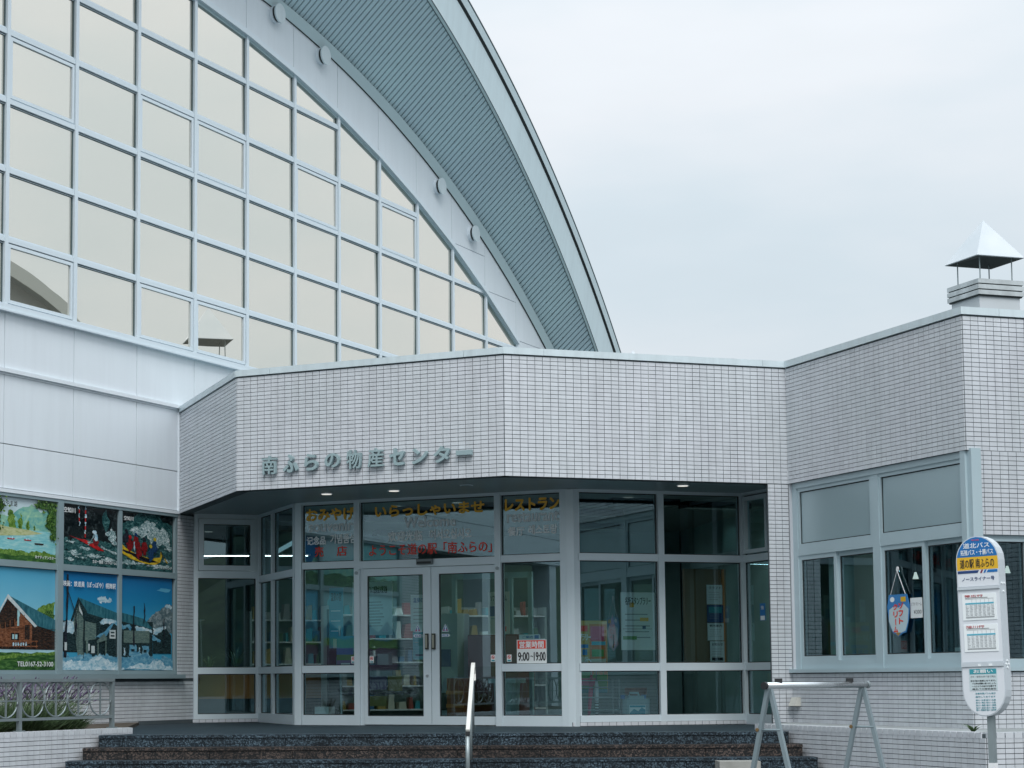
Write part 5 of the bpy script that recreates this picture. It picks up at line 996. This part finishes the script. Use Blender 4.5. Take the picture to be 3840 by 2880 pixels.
for i, (x, y, r, hL, hF) in enumerate(((-.45, .85, .38, .30, .48), (-1.15, .75, .42, .34, .56), (-1.75, .85, .40, .30, .55), (-2.35, .70, .36, .26, .46), (-3.0, .8, .36, .24, .42), (-3.7, .8, .36, .24, .40), (.2, 1.45, .34, .26, .42), (-.6, 1.5, .4, .30, .5))):
    lavender(['green lavender bush behind the last railing ring', 'fullest lavender bush behind the middle rings', 'purple lavender bush beside the railing post', 'sparse lavender bush left of the railing post', 'low lavender bush at the far left of the bed', 'lavender bush furthest along the planter', 'lavender bush at the end of the bed by the tiled wall', 'lavender bush in the back row near the hall'][i], x, y, r, hL * 1.3, hF, 40 + i, nF=75)
mb = MB(); rr = random.Random(3)
for k in range(60):
    a = rr.uniform(0, 6.283); l = rr.uniform(.1, .28); mb.tube([(.62, 1.9, -.56), (.62 + math.cos(a) * l * .5, 1.9 + math.sin(a) * l * .5, -.56 + l)], .004, 3)
o = add('dry_tuft', mb, DRY, None, fPL.M()); o['label'] = 'dry brown stalks at the end of the lavender bed'; o['category'] = 'plant'
leafy('weed', 'small weed sprouting behind the right planter cap', fPR, 2.85, .35, -.55, 16, .10, mat('weed_green', (.05, .10, .03), .7), .12)

# ------------------------------------------------------------------ handrail on the steps
hr = thing('stair_handrail', 'pale flat stair handrail with round posts and black band', 'handrail', Matrix.Translation((.85, 21.2, EYE - .9)))
sl = lambda y: .172 - .43 * (22.0 - y)
pts = [(.915, 22.06, -.02), (.918, 22.10, .06), (.916, 22.08, .13), (.91, 22.0, .168), (.900, 21.9, .15), (.775, 20.30, -.535)]
def strip(pts, w, t, m, name):
    mb = MB()
    for a, b in zip(pts, pts[1:]):
        a, b = Vector(a), Vector(b); d = (b - a).normalized(); u = Vector((1, 0, 0)); nn = u.cross(d).normalized() * t / 2; u = u * w / 2
        vv = [a - u - nn, a + u - nn, a + u + nn, a - u + nn, b - u - nn, b + u - nn, b + u + nn, b - u + nn]; i = len(mb.v); mb.v += [tuple(q_) for q_ in vv]
        for f in ((0, 1, 5, 4), (1, 2, 6, 5), (2, 3, 7, 6), (3, 0, 4, 7), (4, 5, 6, 7), (3, 2, 1, 0)): mb.f.append(tuple(i + k for k in f)); mb.m.append(0)
    add(name, mb, m, hr, ID)
RAILW = mat('rail_cream', (.66, .66, .62), .4)
strip(pts, .042, .045, RAILW, 'grip_rail')
add('band', MB().box(.75, .796, 20.27, 20.31, -.575, -.535), BLK, hr, ID)
add('post', MB().tube([(.895, 21.94, LZ), (.895, 21.94, .13)], .019, 10), GALV, hr, ID, smooth=True)
add('post', MB().tube([(.838, 21.12, -.86), (.838, 21.12, -.20)], .019, 10), GALV, hr, ID, smooth=True)
add('post', MB().tube([(.772, 20.30, GZ), (.772, 20.30, -.545)], .024, 10), GALV, hr, ID, smooth=True)

# ------------------------------------------------------------------ banner stand (two A-frames and a bar)
bs = thing('banner_stand', 'empty aluminium A-frame banner stand in front of the steps', 'banner stand', Matrix.Translation((3.05, 14.2, 0)))
b0 = Vector((2.616, 13.75, -.055)); ab = rad(42); bd = Vector((math.cos(ab), math.sin(ab), 0)); pv = Vector((math.sin(ab), -math.cos(ab), 0)); BLN = 1.24
b1 = b0 + bd * BLN
add('crossbar', MB().tube([b0, b1], .024, 14), STEEL, bs, ID, smooth=True)
for e in (b0 - bd * .012, b1 - bd * .01): add('end_cap', MB().tube([e, e + bd * .022], .027, 14), BLK if e is not None and (e - b0).length < .1 else GALV, bs, ID)
ALUL = mat('leg_aluminium', (.24, .30, .325), .35, .35)
for e in (b0 + bd * .05, b1 - bd * .06):
    for s_ in (1, -1):
        foot = e + pv * (.27 * s_) + Vector((0, 0, GZ + .055 + .015)); top_ = e + Vector((0, 0, -.02)) + bd * (.012 * s_)
        add('leg', MB().tube([top_, foot], .021, 4), ALUL, bs, ID); add('foot', MB().tube([foot + Vector((0, 0, -.012)), foot + Vector((0, 0, .03))], .028, 8), BLK, bs, ID)
    t = .34; y_ = GZ * t * 1.0; a_ = e + pv * (.27 * t) + Vector((0, 0, -.31)); c_ = e - pv * (.27 * t) + Vector((0, 0, -.31))
    add('brace', MB().tube([a_, c_], .010, 6), ALUL, bs, ID); add('brace_bolt', MB().tube([c_ - bd * .03, c_ + bd * .03], .014, 8), mat('brass_bolt', (.22, .14, .06), .5, .5), bs, ID)
for t in (.16, 1.02): add('clamp_knob', MB().box(-.025, .025, -.014, .014, 0, .03), BLK, bs, Matrix.Translation(b0 + bd * t + Vector((0, 0, EYE + .02))))

# ------------------------------------------------------------------ bus stop sign
aS = rad(-41); so = Vector((4.110, 14.12)); tiltS = rad(1.3)
FS = Matrix.Translation((4.232, 14.0, EYE)) @ Matrix.Rotation(aS, 4, 'Z') @ Matrix.Rotation(-tiltS, 4, 'Y')
bus = thing('bus_stop_sign', 'white rounded bus stop sign with blue and yellow head and timetables', 'bus stop sign', Matrix.Translation((4.25, 14, 0)))
SW_, ST, SZ1, SZ0 = .162, .10, 1.012, -.285
def stad(w, z0, z1, n=12):
    return [(-w + w - w * math.cos(math.pi * k / n), z0 + w * 1.15 - w * 1.15 * math.sin(math.pi * k / n)) for k in range(n + 1)] + [(w * math.cos(math.pi * k / n), z1 - w * 1.1 + w * 1.1 * math.sin(math.pi * k / n)) for k in range(n + 1)]
SHELL = mat('sign_shell', (.60, .65, .69), .35, .2)
add('case', MB().prism(stad(SW_, SZ0, SZ1), 0, ST), SHELL, bus, FS)
def zf(v): return SZ1 - (SZ1 - SZ0) * (v - 105) / 1200      # fraction down the face
def face(name, z0, z1, m, y=-.003, w=SW_ - .008):
    P = [p for p in stad(w, SZ0 + .008, SZ1 - .008)]
    o = []
    for zz, up in ((z0, True), (z1, False)):
        src_ = P if zz == z0 else o_
        o_ = []
        for i in range(len(src_)):
            p, q_ = src_[i], src_[(i + 1) % len(src_)]; dp = (p[1] - zz) * (1 if up else -1); dq = (q_[1] - zz) * (1 if up else -1)
            if dp >= 0: o_.append(p)
            if dp * dq < 0: t = dp / (dp - dq); o_.append((p[0] + (q_[0] - p[0]) * t, zz))
    add(name, MB().prism(o_, y, y + .004), m, bus, FS)
SIGNW = mat('sign_white', (.70, .73, .77), .3); SIGNB = mat('sign_blue', (.012, .15, .42), .3)
face('head_panel', zf(243), 9, SIGNB); face('name_band', zf(330), zf(244), SIGNY); face('stripe_panel', zf(440), zf(331), SIGNW)
face('timetable_panel', zf(942), zf(462), SIGNW, -.001); face('notice_panel', -9, zf(978), SIGNW)
for a_, b_ in ((461, 443), (974, 945)): add('hinge_strip', MB().box(-SW_ + .004, SW_ - .004, -.012, 0, zf(a_), zf(b_)), SHELL, bus, FS)
add('stripe', MB().prism([(-.15, zf(352)), (.0, zf(352)), (.012, zf(334)), (-.15, zf(334))], -.005, -.0035), NAVY, bus, FS)
add('stripe', MB().prism([(.068, zf(352)), (.15, zf(352)), (.15, zf(334)), (.08, zf(334))], -.005, -.0035), SIGNB, bus, FS)
for x, m in ((.018, mat('stripe_maroon', (.20, .03, .07), .5)), (.044, SIGNB)): add('stripe', MB().prism([(x, zf(354)), (x + .014, zf(354)), (x + .026, zf(332)), (x + .012, zf(332))], -.005, -.0035), m, bus, FS)
def bt(body, x0, x1, v0, v1, m, bd=.02, y=-.0045): add('lettering', MB().text(body, x0, x1, zf(v1), zf(v0), y, bold=bd), m, bus, FS)
bt('中央', -.035, .025, 126, 138, PNK, .02); bt('道北バス', -.10, .10, 150, 186, WHT, .01); bt('拓殖バス・十勝バス', -.122, .125, 195, 232, WHT, .008); bt('道の駅 南ふらの', -.13, .128, 256, 318, BLK, .007); bt('ノースライナー号', -.12, .125, 378, 404, NAVY, .015)
def timetable(lab, v0, v1, head):
    z1, z0 = zf(v0), zf(v1); h_ = z1 - z0
    o = add('timetable', MB().box(-.128, .128, -.005, -.001, z0, z1), WHT, bus, FS, label=lab)
    mb = MB(); x0, x1 = -.105, .11
    mb.box(x0, x1, -.0062, -.005, z0 + h_ * .60, z0 + h_ * .66, 0)
    mb.box(x0, x1, -.0062, -.005, z0 + h_ * .08, z0 + h_ * .13, 1)
    for k in range(9): mb.box(x0, x1, -.0060, -.005, z0 + h_ * (.16 + .055 * k), z0 + h_ * (.163 + .055 * k), 1)
    for k in range(6): mb.box(x0 + .05 + .032 * k, x0 + .0515 + .032 * k, -.0060, -.005, z0 + h_ * .13, z0 + h_ * .78, 1)
    mb.box(x0, x1, -.0061, -.005, z0 + h_ * .80, z0 + h_ * .806, 2); mb.box(x0, x0 + .17, -.0061, -.005, z0 + h_ * .84, z0 + h_ * .855, 2)
    rr = random.Random(v0)
    for k in range(8):
        for j in range(7): mb.box(x0 + .003 + .032 * j, x0 + .003 + .032 * j + rr.uniform(.008, .024), -.0062, -.005, z0 + h_ * (.175 + .055 * k), z0 + h_ * (.188 + .055 * k), 1)
    add('print', mb, [CYAN, GRYP, BLK], o, FS)
    add('lettering', MB().text(head, -.108, .03, z0 + h_ * .87, z0 + h_ * .965, -.0062, bold=.015), mat('timetable_red', (.50, .04, .05), .5), o, FS)
timetable('upper timetable sheet', 490, 665, '帯広行'); timetable('lower timetable sheet', 695, 875, '旭川行')
nt_ = add('notice', MB().box(-.105, .105, -.0055, -.003, zf(1132), zf(988)), mat('notice_paper', (.55, .64, .66), .5), bus, FS)
add('print', MB().box(-.1, .1, -.0065, -.0055, zf(1024), zf(990)), TEAL, nt_, FS); add('lettering', MB().text('お願い', -.07, .075, zf(1018), zf(994), -.0075, bold=.02), WHT, nt_, FS)
for k, (s_, v) in enumerate((('ゴミ・空缶のポイ捨て禁止', 1034), ('空き地の迷惑になります。', 1062), ('バス停は綺麗に使いましょう。', 1080), ('一人ひとりの協力が必要です', 1098), ('道北バス株式会社', 1116))):
    add('lettering', MB().text(s_, -.095 + .01 * (k > 1), .095, zf(v + 11), zf(v), -.0065, bold=.01), GRYP if k == 0 else BLK, nt_, FS)
for k, (s_, v) in enumerate((('各都市間バスも毎日', 1146), ('運行しております', 1168), ('旭川〜札幌 旭川〜名寄', 1190), ('旭川〜帯広 旭川〜北見', 1207), ('旭川〜釧路 旭川〜留萌', 1224), ('旭川〜紋別 旭川〜稚内', 1241), ('旭川〜層雲峡 旭川〜富良野', 1255))):
    bt(s_, -.065, .085, v, v + 11, TEAL, .004)
for v, y in ((427, .028), (427, .07), (480, .05), (940, .05), (962, .03), (962, .07), (985, .05)): add('rivet', MB().tube([(SW_ - .002, y, zf(v)), (SW_ + .006, y, zf(v))], .008, 8), WHT, bus, FS)
for a_, b_ in ((-.03, -.01), (.05, .075)): add('latch', MB().box(a_, b_, -.016, -.012, zf(972), zf(958)), WHT, bus, FS)
FP = Matrix.Translation((4.232, 14.0, EYE)) @ Matrix.Rotation(aS, 4, 'Z') @ Matrix.Rotation(-rad(.6), 4, 'Y')
add('pole', MB().box(-.0, .044, .03, .076, GZ - .01, SZ0 + .03), GALV, bus, FP)
add('band', MB().box(-.003, .047, .027, .079, -.66, -.615), WHITEP, bus, FP)
add('foot_plate', MB().box(-.13, .17, -.1, .2, GZ + .002, GZ + .06), CONC, bus, FP)

# ------------------------------------------------------------------ second curved roof to the right (seen mirrored in the hall glass)
fH = Fr((23.0, 36.5), aR)
h2 = thing('curved_roof_hall', 'curved roof hall out of frame, mirrored in the lowest hall window', 'building', fH.M(0, 0, GZ))
cxh, czh, Rh = 4.6, 4.1, 8.75
def ar(x, r): return czh + math.sqrt(max(r * r - (x - cxh) ** 2, 0))
xs = [cxh - Rh + .05 + (2 * Rh - .1) * i / 40 for i in range(41)]
mb = MB()
for a, b in zip(xs, xs[1:]): mb.prism([(a, GZ), (b, GZ), (b, ar(b, Rh) - .45), (a, ar(a, Rh) - .45)], 0, .2)
add('gable_wall', mb, mat('grey_gable', (.26, .28, .28), .7), h2, fH.M())
mb = MB()
for a, b in zip(xs, xs[1:]): mb.prism([(a, ar(a, Rh) - .42), (b, ar(b, Rh) - .42), (b, ar(b, Rh)), (a, ar(a, Rh))], -.6, -.5)
add('roof_fascia', mb, mat('grey_fascia', (.40, .43, .42), .6), h2, fH.M())
mb = MB()
for a, b in zip(xs, xs[1:]): mb.poly([(a, -.55, ar(a, Rh) - .02), (b, -.55, ar(b, Rh) - .02), (b, 15, ar(b, Rh) - .02), (a, 15, ar(a, Rh) - .02)])
add('roof_sheet', mb, ROOF, h2, fH.M())
